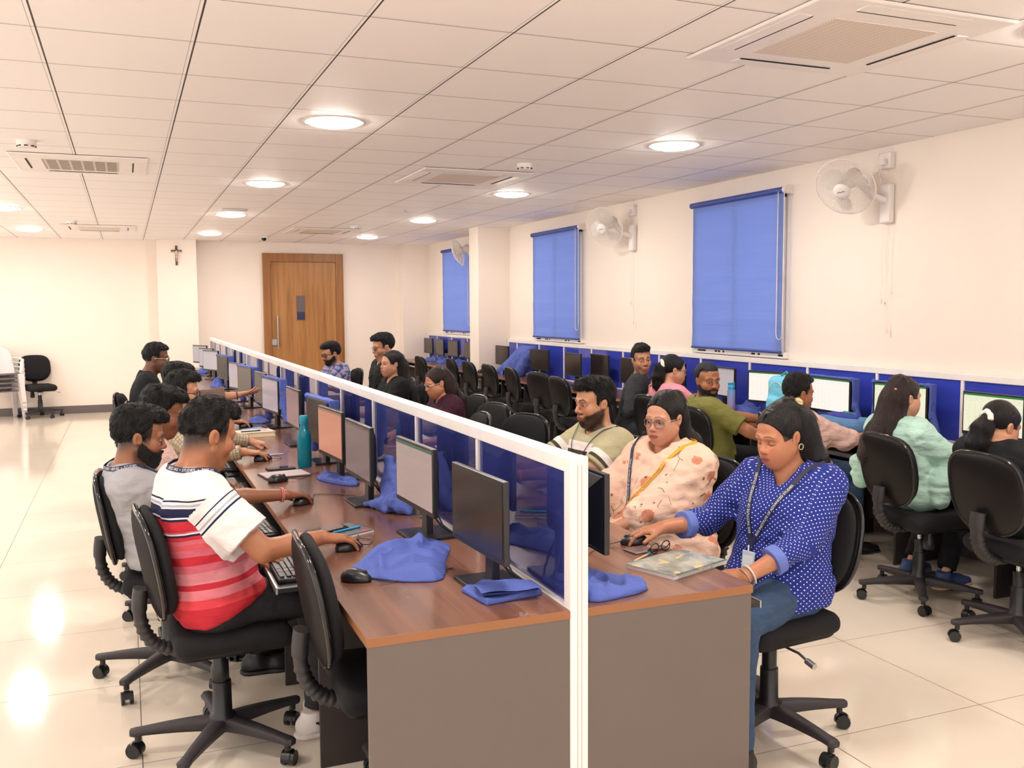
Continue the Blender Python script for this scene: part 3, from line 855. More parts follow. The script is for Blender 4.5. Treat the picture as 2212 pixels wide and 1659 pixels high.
# ------------------------------------------------------------------ office chairs
M_FAB = plain('black_upholstery', (26, 25, 27), .85, spec=.3, bump=(900, .25))
t = NT('glossy_black_shell'); df = t.new('ShaderNodeBsdfDiffuse'); t.put(df.inputs[0], t.mix(t.noise(t.coords('Object'), 9., 2.), lin((26, 24, 25)), lin((34, 31, 31)))); gl = t.new('ShaderNodeBsdfGlossy'); gl.inputs['Roughness'].default_value = .3
lw = t.new('ShaderNodeLayerWeight'); lw.inputs[0].default_value = .25; mx = t.new('ShaderNodeMixShader')
t.put(mx.inputs[0], t.math('ADD', t.math('MULTIPLY', lw.outputs['Facing'], .06), .02)); t.l.new(df.outputs[0], mx.inputs[1]); t.l.new(gl.outputs[0], mx.inputs[2]); t.l.new(mx.outputs[0], t.out.inputs[0]); M_SHELL = t.m
M_RIM = plain('glossy_black_rim', (30, 28, 29), .12)
M_BASE = plain('matt_black_nylon', (52, 47, 50), .55, spec=.4)
M_BELLOW = plain('rubber_bellows', (44, 41, 42), .55)
def make_chair():
    c = empty('office_chair', (0, 0, 0))
    for k in range(5):
        a = 2*PI*k/5+.35; M = Matrix.Rotation(a, 4, 'Z')
        mb = MB(); mb.M = M; P = []
        for i in range(9):
            u = i/8; x = .03+.285*u; w = .030-.010*u+(.006 if u > .9 else 0); zt = .135-.028*u**1.6; th = .05-.028*u
            P.append([(x, -w*.85, zt-th), (x, -w, zt-.008), (x, -w*.7, zt), (x, w*.7, zt), (x, w, zt-.008), (x, w*.85, zt-th), (x, -w*.85, zt-th)])
        mb.grid(P); tip = P[-1][:-1]; mb.add([(.332, p[1]*.55, p[2]) for p in tip], [tuple(range(6))])
        mb.grid([P[-1], [(.332, p[1]*.55, p[2]) for p in P[-1]]])
        lg = mb.build('base_leg', M_BASE, c)
        mb = MB(); mb.M = M @ Matrix.Translation((.305, 0, 0)) @ Matrix.Rotation(.6+k*1.1, 4, 'Z')
        mb.cyl((0, 0), .012, .06, .095, 12)
        for s in (-1, 1): mb.tube([(-.012, s*.010, .027), (-.012, s*.024, .027)], .027, 20)
        P = []
        for i in range(11):
            q = R_(-15+190*i/10); P.append([(-.012+.031*math.cos(q), yy, .027+.031*math.sin(q)) for yy in (-.011, .011)])
        mb.grid(P); mb.build('caster', M_BLACKP, lg)
    mb = MB(); mb.lathe([(.045, .085), (.05, .10), (.05, .135), (.036, .15), (.034, .27)], seg=24); mb.lathe([(.028, .27), (.028, .345)], seg=20); mb.build('gas_lift', M_BLACKP, c)
    MB().cyl((0, 0), .0135, .345, .425, 16).build('chrome_rod', M_CHROME, c)
    # seat
    V, F = sdf_mesh([BX((.03, 0, .475), (.17, .165, .001), .042, 0)], .012, mod=None)
    q = V.copy(); q[:, 2] = V[:, 2]+np.where(V[:, 0] > .12, -(V[:, 0]-.12)**2*1.3, 0)-.10*(V[:, 1]**2); q[:, 2] = np.where(q[:, 2] > .47, q[:, 2]-.007*np.exp(-((V[:, 0]-.0)/.1)**2-(V[:, 1]/.12)**2), q[:, 2])
    npmesh('seat', relax(q, F, 2), F, M_FAB, c)
    V, F = sdf_mesh([BX((.03, 0, .445), (.165, .16, .001), .03, 0), PLN((0, 0, 1), (0, 0, .452))], .012)
    npmesh('seat_shell', relax(V, F, 2), F, M_SHELL, c)
    MB().box((-.10, -.05, .405), (.10, .05, .43)).box((-.06, -.035, .39), (.05, .035, .41)).build('mechanism', M_BLACKP, c, bevel=.004)
    mb = MB(); mb.M = Matrix.Translation((-.02, -.10, 0)); mb.lathe([(.022, .31), (.030, .315), (.032, .36), (.026, .375), (.024, .42)], seg=18); mb.build('tension_knob', M_BLACKP, c)
    mb = MB(); mb.tube([(.05, .03, .405), (.05, .2, .40), (.055, .255, .385)], .005, 8); mb.tube([(.055, .245, .387), (.057, .285, .378)], .012, 10); mb.build('height_lever', M_STEEL, c)
    # backrest
    tilt = Matrix.Translation((-.235, 0, .755)) @ Matrix.Rotation(R_(-10), 4, 'Y')
    V, F = pillow(.43, .385, .075, 3.2, .86)
    V = [(x+.020-.35*y*y*(-1), y, z) for x, y, z in V]
    mb = MB(); mb.M = tilt; mb.add(V, F, True); mb.build('backrest', M_FAB, c)
    V, F = pillow(.445, .40, .05, 3.2, .86, dome=.6)
    V = [(x-.010+.35*y*y, y, z) for x, y, z in V]
    mb = MB(); mb.M = tilt; mb.add(V, F, True); bsh = mb.build('back_shell', M_SHELL, c)
    mb = MB(); mb.M = tilt; P = []
    for k in range(48):
        a = 2*PI*k/48; ca, sa = math.cos(a), math.sin(a); m = (abs(ca)**3.2+abs(sa)**3.2)**(-1/3.2); y, z = ca*m*.2225, sa*m*.200
        if z < 0: y *= 1-.14*min(1, -z/.200)**1.5
        P.append((-.010+.35*y*y, y, z))
    mb.tube(P, .009, 8, closed=True); mb.build('back_rim', M_RIM, bsh)
    # bellows arm
    P0, P1, P2, P3 = Vector((-.09, 0, .415)), Vector((-.24, 0, .40)), Vector((-.30, 0, .50)), Vector((-.27, 0, .66)); pts = []; rs = []
    for i in range(41):
        u = i/40; pts.append(P0*(1-u)**3+P1*3*u*(1-u)**2+P2*3*u*u*(1-u)+P3*u**3)
        rs.append(.030+(.006 if (i % 3 == 1 and 4 < i < 30) else (-.002 if i % 3 == 0 and 4 < i < 30 else 0))+(.006 if i > 32 else 0))
    MB().tube(pts, rs, 12, flat=(.75, 1.15)).build('back_arm', M_BELLOW, c)
    return c
CH0 = make_chair(); _ch = []
def chair(x, y, az, label, group='black swivel chairs', sc=1.):
    o = CH0 if not _ch else copy_tree(CH0); _ch.append(o)
    o.location = (x, y, 0); o.rotation_euler = (0, 0, R_(az)); return tag(o, label, 'chair', group)
# left side of the centre desk
chair(.745, 2.90, -3, 'empty black swivel chair tucked under the near end of the left desk')
chair(.285, 3.60, 4, 'black swivel chair under the man in the red and white striped tee')
chair(.135, 4.44, -4, 'black swivel chair under the bearded man in the grey shirt')
chair(.27, 5.28, 5, 'black swivel chair under the slim man in round glasses, behind the grey shirt')
chair(.25, 6.10, 3, 'black swivel chair under the man in the beige plaid shirt')
chair(.26, 7.75, -4, 'black swivel chair under the man in the brown sleeve')
chair(.17, 8.60, -8, 'black swivel chair under the man in the black tee on the left')
# right side of the centre desk
chair(2.25, 2.90, 186, 'black swivel chair under the woman in the polka-dot blouse')
chair(2.28, 3.66, 178, 'black swivel chair under the woman in the floral shawl')
chair(2.28, 4.42, 182, 'black swivel chair under the man in the pale green tee')
chair(2.20, 5.62, 200, 'empty swivel chair just behind the white rail, next to the man in pale green')
chair(1.95, 5.95, 174, 'empty swivel chair with a glossy rim behind the rail, in front of a larger one')
chair(2.26, 6.42, 192, 'empty swivel chair standing out in the aisle beside the woman in maroon')
chair(2.36, 7.12, 184, 'black swivel chair under the woman in maroon')
chair(2.30, 8.42, 178, 'black swivel chair under the woman in black')
chair(2.38, 9.2, 182, 'black swivel chair under the wavy-haired man behind the woman in black')
chair(2.25, 10.9, 184, 'black swivel chair under the man in the blue plaid shirt')
# window-wall side
chair(4.04, 3.28, -3, 'black swivel chair at the right edge under the woman in black')
chair(4.10, 3.97, -7, 'black swivel chair under the woman in mint')
chair(4.10, 4.96, -28, 'black swivel chair under the man in the pink shirt')
chair(3.93, 5.75, 8, 'black swivel chair under the man in the olive tee')
chair(4.10, 6.55, 4, 'black swivel chair under the woman in pink')
chair(4.0, 7.10, -20, 'black swivel chair under the man in the dark shirt who looks back')
chair(4.30, 8.68, 0, 'empty chair partly hidden behind the head of the man in pale green')
chair(4.40, 9.46, 12, 'empty chair facing the wall desk, its whole back visible, middle of the row')
chair(4.42, 10.24, -5, 'empty chair seen edge-on, left of the one with its whole back visible')
chair(4.42, 11.0, 0, 'empty chair seen edge-on, just right of the column base')
chair(4.42, 11.75, 0, 'empty chair in front of the cream column')
chair(4.42, 12.45, -4, 'empty chair just left of the column base, beyond the maroon woman')
chair(4.22, 13.3, 0, 'farthest empty chair on the wall row, behind the woman in black')
chair(-1.27, 16.22, -72, 'black swivel chair standing alone against the back wall beside the white plastic chairs')

# stacked white plastic chairs against the back wall
M_PLC = plain('white_moulded_plastic', (224, 216, 216), .28)
def make_plastic():
    c = empty('plastic_chair', (0, 0, 0))
    P = []
    for i in range(9):
        u = i/8; P.append([(-.20+.42*u, (-.23+.46*j/8)*(1-.06*u), .43-.012*math.sin(PI*u)*math.sin(PI*j/8)+(.012 if i == 8 else 0)) for j in range(9)])
    MB().grid(P).grid([[(x, y, z-.012) for x, y, z in r] for r in P]).build('seat', M_PLC, c)
    P = []
    for i in range(11):
        u = i/10; w = .24*(1-.22*u**3); P.append([(-.20-.11*u+.055*(1-(2*j/10-1)**2)*(-1)+.05, w*(2*j/10-1), .43+.40*u-.05*u*(2*j/10-1)**4) for j in range(11)])
    MB().grid(P).grid([[(x-.01, y, z) for x, y, z in r] for r in P]).build('backrest', M_PLC, c)
    for sx, sy in ((-1, -1), (-1, 1), (1, -1), (1, 1)):
        x, y = (.20 if sx > 0 else -.17), .21*sy
        mb = MB(); P = []
        for i in range(5):
            u = i/4; w = .038-.012*u; X = x+sx*.05*u; Y = y+sy*.025*u; Z = .43*(1-u)
            P.append([(X-w, Y-w, Z), (X+w, Y-w, Z), (X+w, Y+w, Z), (X-w, Y+w, Z), (X-w, Y-w, Z)])
        mb.grid(P, False); mb.build('leg', M_PLC, c)
    for s in (-1, 1):
        MB().tube([(-.19, s*.235, .66), (.0, s*.265, .655), (.17, s*.26, .64), (.2, s*.245, .6), (.20, s*.22, .43)], .018, 8, flat=(.6, 1.4)).build('armrest', M_PLC, c)
    return c
pc = make_plastic()
pl = ['bottom white plastic chair of the stack by the back wall', 'second white plastic chair from the bottom of the stack', 'middle white plastic chair of the stack by the back wall', 'fourth white plastic chair from the bottom of the stack', 'topmost white plastic chair of the stack by the back wall']
for k in range(5):
    o = pc if k == 0 else copy_tree(pc)
    o.location = (-1.78, 16.2-.018*k, .068*k); o.rotation_euler = (0, 0, R_(-68)); tag(o, pl[k], 'chair', 'stacked white plastic chairs')
# ------------------------------------------------------------------ people: materials
def mat_skin():
    t = NT('skin'); c = t.attr('col', 'Color'); co = t.coords('Object')
    n = t.noise(co, 35., 3.); col = t.mix(t.math('MULTIPLY', n, .22), c, t.mix(1., c, lin((214, 160, 134)), 'MULTIPLY'))
    t.bsdf(col, .42, 0, .4, t.bump(t.noise(co, 600., 2.), .06, .002)); return t.m
M_SKIN = mat_skin()
def mat_hair(name, rgb, sc=(160, 160, 22), rough=.34):
    if name in MATS: return MATS[name]
    t = NT(name); co = t.coords('Object'); m = t.mapping(co, sc)
    n = t.noise(m, 1.4, 4., .6); c = lin(rgb)
    col = t.mix(n, tuple(v*.55 for v in c), tuple(min(1, v*1.6) for v in c))
    t.bsdf(col, rough, 0, .35, t.bump(n, .9, .012)); MATS[name] = t.m; return t.m
H_BLACK = mat_hair('hair_black', (20, 17, 17)); H_SHORT = mat_hair('hair_short_black', (19, 16, 16), (170, 170, 90), .5)
H_BROWN = mat_hair('hair_dark_brown', (44, 30, 28)); H_BEARD = mat_hair('beard_black', (30, 24, 22), (220, 220, 120), .6)
def cloth(name, rgb, rough=.8, bump=.3, sheen=0., var=.10):
    if name in MATS: return MATS[name]
    t = NT(name); co = t.coords('Object'); c = lin(rgb)
    n = t.noise(co, 7., 3.); w = t.noise(co, 500., 1.)
    f = t.noise(t.mapping(co, (1, 1, 2.2)), 11., 3., .5)
    t.bsdf(t.mix(n, tuple(v*(1-var) for v in c), tuple(min(1, v*(1+var)) for v in c)), rough, 0, .2, t.bump(t.math('ADD', t.math('MULTIPLY', f, 4.), t.math('MULTIPLY', w, .12)), bump, .009))
    MATS[name] = t.m; return t.m
def patterned(name, fn, rough=.8):
    t = NT(name); u, v, r = t.sep(t.attr('uvw')); u2, v2, _ = t.sep(t.attr('uva')); r = t.math('GREATER_THAN', r, .5)
    pk = lambda a, b: t.math('ADD', t.math('MULTIPLY', a, t.math('SUBTRACT', 1., r)), t.math('MULTIPLY', b, r))
    u, v = pk(u, u2), pk(v, v2); col = fn(t, u, v, r)
    co = t.coords('Object'); f = t.noise(t.mapping(co, (1, 1, 2.2)), 11., 3., .5)
    t.bsdf(col, rough, 0, .2, t.bump(t.math('ADD', t.math('MULTIPLY', f, 4.), t.math('MULTIPLY', t.noise(co, 500., 1.), .1)), .3, .009))
    return t.m
def steps(t, v, lo, hi, bands):
    """bands: list of (upper value, colour) over v in [lo,hi]"""
    f = t.math('DIVIDE', t.math('SUBTRACT', v, lo), hi-lo, clamp=True); st = []; p = 0.
    for up, c in bands: st.append((p, lin(c))); p = (up-lo)/(hi-lo)
    return t.ramp(f, st, 'CONSTANT')
def p_stripe(t, u, v, r):
    RED, PK, LP, WH, NV, GY = (186, 44, 56), (198, 98, 112), (208, 130, 140), (226, 217, 216), (34, 36, 66), (170, 172, 184)
    b = [(.02, RED), (.05, (208, 66, 74)), (.085, (214, 120, 130)), (.105, RED), (.145, LP), (.175, PK), (.205, RED), (.23, PK), (.25, (206, 84, 92)), (.268, PK), (.282, RED), (.289, NV), (.294, WH), (.302, PK), (.338, RED), (.345, NV), (.352, WH), (.382, NV), (.389, WH), (.397, GY), (.405, WH), (.410, NV), (1, WH)]
    # colour ramps hold 32 stops at most
    tor = steps(t, t.math('ADD', v, t.math('MULTIPLY', t.noise(t.coords('Object'), 6., 2.), .012)), -.1, .62, b)
    arm = steps(t, v, 0., .3, [(.055, WH), (.059, NV), (.075, WH), (.082, GY), (.09, WH), (.097, NV), (.3, WH)])
    return t.mix(t.math('GREATER_THAN', r, .5), tor, arm)
def p_dots(t, u, v, r):
    s = 53.
    def cell(a, b):
        x = t.math('SUBTRACT', t.math('FRACT', t.math('ADD', t.math('MULTIPLY', u, s), 50+a)), .5); y = t.math('SUBTRACT', t.math('FRACT', t.math('ADD', t.math('MULTIPLY', v, s), 50+b)), .5)
        return t.math('LESS_THAN', t.math('ADD', t.math('MULTIPLY', x, x), t.math('MULTIPLY', y, y)), .0118)
    d = t.math('MAXIMUM', cell(0, 0), cell(.5, .5))
    n = t.noise(t.coords('Object'), 8., 3.)
    return t.mix(d, t.mix(n, lin((32, 42, 118)), lin((46, 58, 142))), lin((222, 226, 246)))
def p_plaid(base, lines, s1=22., w1=.16):
    def fn(t, u, v, r):
        col = lin(base)
        for sc, off, w, c, ax, mixv in lines:
            q = t.math('FRACT', t.math('ADD', t.math('MULTIPLY', u if ax == 'u' else v, sc), 50+off))
            col = t.mix(t.math('MULTIPLY', t.math('LESS_THAN', q, w), mixv), col, lin(c))
        return col
    return fn
def p_green(t, u, v, r):
    tor = steps(t, v, -.1, .62, [(.255, (112, 112, 92)), (.30, (74, 68, 58)), (.345, (240, 232, 228)), (1, (190, 182, 148))])
    arm = steps(t, v, 0., .3, [(.12, (190, 182, 148)), (.155, (240, 232, 228)), (.175, (74, 68, 58)), (.3, (186, 178, 144))])
    return t.mix(t.math('GREATER_THAN', r, .5), tor, arm)
def p_floral(t, u, v, r):
    co = t.coords('Object'); n = t.noise(co, 5., 3.)
    col = t.mix(n, lin((226, 184, 162)), lin((242, 210, 188)))
    def vor(sc, loc): 
        nd = t.new('ShaderNodeTexVoronoi', feature='F1'); t.put(nd.inputs['Vector'], t.mapping(co, (1, 1, 1), loc)); nd.inputs['Scale'].default_value = sc
        return nd.outputs['Distance'], nd.outputs['Color']
    d, c = vor(9., (0, 0, 0)); nz = t.noise(co, 40., 4., .7); g = t.math('ADD', d, t.math('MULTIPLY', t.math('SUBTRACT', nz, .5), .42))
    pick = t.sep(c)[0]
    fl = t.math('MULTIPLY', t.math('LESS_THAN', g, .27), t.math('GREATER_THAN', pick, .35))
    col = t.mix(t.math('MULTIPLY', fl, .85), col, t.mix(nz, lin((192, 98, 70)), lin((226, 150, 116))))
    lf = t.math('MULTIPLY', t.math('LESS_THAN', g, .17), t.math('LESS_THAN', pick, .3))
    col = t.mix(t.math('MULTIPLY', lf, .6), col, lin((128, 112, 100)))
    w = t.new('ShaderNodeTexVoronoi', feature='DISTANCE_TO_EDGE'); t.put(w.inputs['Vector'], t.mapping(co, (1, 1, .45), (.3, .1, 0), (0, .4, 0))); w.inputs['Scale'].default_value = 16.
    br = t.math('MULTIPLY', t.math('LESS_THAN', w.outputs[0], .018), t.math('GREATER_THAN', t.noise(co, 9., 2.), .57))
    col = t.mix(t.math('MULTIPLY', br, .8), col, lin((70, 40, 44)))
    d2, c2 = vor(34., (.2, .4, .1)); ds = t.math('MULTIPLY', t.math('LESS_THAN', d2, .24), t.math('LESS_THAN', t.sep(c2)[1], .05))
    return t.mix(t.math('MULTIPLY', ds, .8), col, lin((96, 62, 60)))
C = dict(
 stripe=patterned('tee_red_white_stripes', p_stripe), dots=patterned('blouse_navy_polka_dots', p_dots), greentee=patterned('tee_pale_green_block', p_green), floral=patterned('shawl_floral_print', p_floral),
 plaid=patterned('shirt_beige_plaid', p_plaid((196, 180, 154), [(26., 0, .22, (150, 128, 104), 'u', .5), (26., .1, .2, (142, 122, 100), 'v', .5), (26., .55, .07, (96, 78, 66), 'u', .8), (26., .6, .07, (96, 78, 66), 'v', .8)])),
 blueplaid=patterned('shirt_blue_plaid', p_plaid((150, 158, 192), [(15., 0, .38, (58, 78, 150), 'u', .75), (15., .2, .36, (58, 76, 148), 'v', .7), (15., .6, .10, (214, 168, 150), 'u', .8), (15., .75, .10, (222, 180, 160), 'v', .8), (15., .85, .05, (50, 46, 84), 'u', .8)])),
 grey=cloth('grey_linen_shirt', (166, 164, 168)), black=cloth('black_cotton', (28, 29, 30)), slate=cloth('charcoal_shirt', (52, 54, 58)), olive=cloth('olive_tee', (116, 114, 58)), pink=cloth('pink_top', (238, 152, 168)),
 rose=cloth('pale_pink_crinkled_shirt', (226, 188, 178), bump=.8), mint=cloth('mint_chiffon_blouse', (186, 222, 208), .6, .5), maroon=cloth('maroon_top', (62, 30, 46)), brown=cloth('grey_brown_shirt', (112, 92, 84)),
 denim=cloth('blue_denim', (58, 78, 106), bump=.5), darkjean=cloth('washed_black_denim', (48, 47, 50), bump=.5), blacktr=cloth('black_trousers', (24, 24, 27)), cuffblue=cloth('blouse_cuff_pale_blue', (104, 120, 190)), turban=cloth('black_headwrap', (38, 40, 46), .7, .4),
 navy=plain('lanyard_navy', (26, 28, 62), .6), yellow=plain('lanyard_yellow', (226, 168, 40), .6), letter=plain('lanyard_lettering', (226, 228, 240), .6), letterd=plain('lanyard_dark_lettering', (60, 46, 30), .6))
M_SHOEW = plain('white_trainer_leather', (236, 226, 222), .4); M_SHOEB = plain('black_shoe', (30, 29, 30), .4); M_SHOEN = plain('navy_canvas_shoe', (54, 68, 112), .7); M_SOLE = plain('tan_sole', (196, 170, 140), .6)
M_GFRAME = plain('dark_spectacle_frame', (40, 26, 24), .25); M_GMETAL = plain('metal_spectacle_frame', (170, 152, 140), .25, .8); M_GGOLD = plain('pale_gold_frame', (224, 206, 176), .25, .7)
t = NT('spectacle_lens'); tr = t.new('ShaderNodeBsdfTransparent'); t.put(tr.inputs[0], (.93, .93, .95)); gl = t.new('ShaderNodeBsdfGlossy'); gl.inputs[1].default_value = .03
mx = t.new('ShaderNodeMixShader'); mx.inputs[0].default_value = .08; t.l.new(tr.outputs[0], mx.inputs[1]); t.l.new(gl.outputs[0], mx.inputs[2]); t.l.new(mx.outputs[0], t.out.inputs[0]); M_LENS = t.m

# ------------------------------------------------------------------ people: anatomy as implicit surfaces
def CC(a, b, ra, rb, k=.01, op='u'):
    p = RC(a, b, ra, rb, k, op); p['t'] = 'cc'; return p
_b0, _d0 = bounds, dist
def bounds(p):
    if p['t'] == 'cc': q = dict(p); q['t'] = 'rc'; return _b0(q)
    return _b0(p)
def dist(p, X, Y, Z):
    if p['t'] != 'cc': return _d0(p, X, Y, Z)
    a = p['a']; ba = p['b']-a; L2 = float(ba@ba); L = math.sqrt(L2)
    x, y, z = X-a[0], Y-a[1], Z-a[2]; t = (x*ba[0]+y*ba[1]+z*ba[2])/L2; tc = np.clip(t, 0, 1)
    x = x-t*ba[0]; y = y-t*ba[1]; z = z-t*ba[2]
    return np.maximum(np.sqrt(x*x+y*y+z*z)-(p['ra']+(p['rb']-p['ra'])*tc), np.maximum(-t, t-1)*L)

def head_prims(s):
    """s: dict of shape options; head frame x forward, y left, z up, origin between the ears"""
    fw_, jw = s.get('wide', 1.), s.get('jaw', 1.)
    P = [EL((-.012, 0, .036), (.093, .072*fw_, .084), 0), EL((.042, 0, .038), (.050, .060*fw_, .058), .03), EL((.028, 0, -.040), (.060, .060*fw_, .070), .03),
         SP((.070, 0, -.106*jw), .022, .03)]
    for y in (-1, 1):
        P += [RC((.0, y*.054*fw_, -.050), (.052, y*.020, -.104*jw), .020, .017, .03), EL((.062, y*.040*fw_, -.034), (.026, .022, .026), .025) if not s.get('f') else EL((.054, y*.031*fw_, -.040), (.035, .029, .040), .045),
              RC((.082, y*.044, .018), (.094, y*.014, .019), .009, .009, .02)]
    P += [EL((.082, 0, -.068), (.021, .028, .028), .02 if not s.get('f') else .035)]
    for y in (-1, 1): P += [EL((.104, y*.032, -.004), (.016, .018, .011), .016, 's'), EL((.0795, y*.0315, -.004), (.0135, .0155, .0125), .004)]
    P += [RC((.092, 0, .010), (.108, 0, -.028), .0075, .0095, .012), SP((.111, 0, -.033), .0115, .01)]
    for y in (-1, 1): P += [EL((.101, y*.013, -.037), (.011, .0075, .008), .008)]
    lip = .0052 if s.get('f') else .0044
    P += [RC((.094, -.023, -.0685), (.1035, 0, -.0628), .0045, lip, .006), RC((.094, .023, -.0685), (.1035, 0, -.0628), .0045, lip, .006), RC((.093, -.019, -.0735), (.1012, 0, -.0762), .005, lip+.0015, .005), RC((.093, .019, -.0735), (.1012, 0, -.0762), .005, lip+.0015, .005)]
    for y in (-1, 1):
        E = rotx(y*-.15)@roty(-.2)
        P += [EL((-.010, y*.074*fw_, -.008), (.020, .010, .031), .006, 'u', E.T), EL((-.006, y*.085*fw_, -.006), (.010, .007, .017), .006, 's', E.T)]
    return P

def scl(prims, s):
    out = []
    for p in prims:
        q = dict(p); q['k'] = p['k']*s
        for n in ('a', 'b', 'ra', 'rb', 'c', 'r', 'h', 'rd', 'd'):
            if n in q: q[n] = q[n]*s
        out.append(q)
    return out
def sm(x, a, b): q = np.clip((x-a)/(b-a), 0, 1); return q*q*(3-2*q)
def paint_head(q, col, s):
    """q: head-frame vertices; col: rgb rows, changed in place"""
    x, y, z = q.T; ay = np.abs(y); hair = np.array(lin(s.get('haircol', (26, 21, 20))))
    def mixc(m, c):
        m = np.clip(m, 0, 1)[:, None]; col[:] = col*(1-m)+np.array(c)*m
    base = col.copy()
    mixc(.30*np.exp(-((ay-.042)/.018)**2-((z+.035)/.018)**2)*(x > .04), np.array(lin((200, 104, 84)))*.9)
    mixc(.35*np.exp(-((x-.11)/.015)**2-((z+.034)/.014)**2), np.array(lin((196, 116, 94))))
    st = s.get('stubble', 0)
    nz = .94+.06*vnoise(q, 260.)
    fade = s.get('fade', .8)
    lo, hi = (-.075, .005) if s.get('fadecut') else (-.02, .06)
    mixc((1. if s.get('fadecut') else fade)*sm(z+.45*np.clip(-x, -.05, .1), lo, hi)*(x < .045)*(ay < .0725)*nz, hair)
    if s.get('f'):
        e_ = ((x-.104)/.078)**2+(y/.086)**2+((z+.006)/.088)**2; mixc(.95*sm(e_, 1.02, 1.10)*(z > -.005)*(ay < .0725), hair)
    else: mixc(.9*sm(z, .058, .075)*(x < .075), hair)
    if st:
        reg = sm(-(z+.018+.42*x*(x > 0)), 0, .015)*sm(x, -.03, .0)*(q[:, 2] > -.15)
        mouth = 1-np.exp(-(np.maximum(0, ay-.014)/.012)**2-((z+.0705)/.011)**2)*(x > .08)
        mixc(st*reg*mouth*nz, hair)
    if s.get('mous'): mixc(s['mous']*np.exp(-((z+.0545-.0-.22*ay)/.0055)**4)*(ay < .028)*(x > .085)*nz, hair)
    lipc = s.get('lipc', (150, 84, 76))
    u = ay/.0265; lm = np.clip(1.25-(u**2+((z+.0705)/(.0115*(1-.35*u*u)))**2), 0, 1)*3*(x > .085)
    mixc(np.clip(lm, 0, 1)*.85, lin(lipc))
    mixc(.85*np.exp(-((z+.0698-.03*(ay*ay/.02))/.0016)**2)*(ay < .022)*(x > .085), np.array(lin((70, 30, 28))))
    # brows
    bz = .021+.006*np.clip((ay-.012)/.022, 0, 1)-.008*np.clip((ay-.036)/.016, 0, 1) if not s.get('f') else .0255+.0015*np.clip((ay-.012)/.018, 0, 1)-.007*np.clip((ay-.034)/.018, 0, 1); th = (.0042 if not s.get('f') else .0026)*(1-.45*np.clip((ay-.03)/.025, 0, 1))
    mixc(s.get('brow', .9)*sm(-np.abs(z-bz), -th*1.5, -th*.6)*sm(ay, .008, .013)*sm(-ay, -.056, -.05)*(x > .04), hair)
    # eyes
    eu = (ay-.0315)/.0162; ez = (z+.004)
    if s.get('eyes', 'open') == 'open':
        op = s.get('eyeopen', .0044); e = eu**2+(ez/op)**2; front = x > .06
        mixc(.9*sm(-e, -2.1, -1.1)*(ez > -.001)*front, lin((24, 16, 15)))
        mixc(.35*sm(-e, -2.0, -1.2)*(ez <= -.002)*front, lin((70, 40, 34)))
        mixc(sm(-e, -1.1, -.85)*front, lin((172, 158, 150)))
        gy = s.get('gaze', 0.); iy = np.where(y > 0, y-.0315-gy, y+.0315-gy)
        mixc(sm(-e, -1.1, -.85)*sm(-np.hypot(iy, ez+.0008), -.0060, -.0050)*front, lin((24, 14, 11)))
    else:
        curve = -.0035-.0052*(1-np.clip(eu, -1, 1)**2)
        mixc(.92*np.exp(-((ez-curve)/.0016)**2)*(np.abs(eu) < 1.12)*(x > .055), lin((18, 12, 12)))
        mixc(.25*np.exp(-((ez-.006)/.0012)**2)*(np.abs(eu) < 1.)*(x > .055), lin((80, 46, 36)))
    mixc(.8*np.exp(-((ay-.0075)/.0038)**2-((z+.0445)/.003)**2)*(x > .09), lin((60, 30, 26)))
    mixc(.45*np.exp(-((x+.004)/.008)**2-((z+.006)/.012)**2)*(ay > .068), np.array(base.mean(0))*.45)

FING = [(.030, .088, (.041, .025, .020), .0092), (.0105, .092, (.045, .028, .021), .0094), (-.0100, .087, (.042, .026, .020), .0090), (-.0290, .077, (.033, .020, .018), .0080)]
POSES = dict(mouse=dict(b=[(16, 26, 14)]*4, sp=1., th=(.75, .62, -.30)), type=dict(b=[(22, 38, 22)]*4, sp=1.2, th=(.8, .5, -.4)), rest=dict(b=[(14, 26, 14), (18, 30, 16), (22, 34, 18), (26, 36, 20)], sp=1., th=(.8, .5, -.3)),
    open=dict(b=[(2, 4, 4), (6, 6, 5), (10, 10, 6), (14, 12, 8)], sp=1.4, th=(.5, .9, .05)), peace=dict(b=[(0, 4, 4), (0, 5, 4), (10, 20, 10), (75, 90, 45)], sp=3., th=(.6, .6, -.5)), pinch=dict(b=[(35, 50, 25), (42, 50, 25), (50, 55, 30), (56, 60, 30)], sp=.8, th=(.9, .4, -.45)))
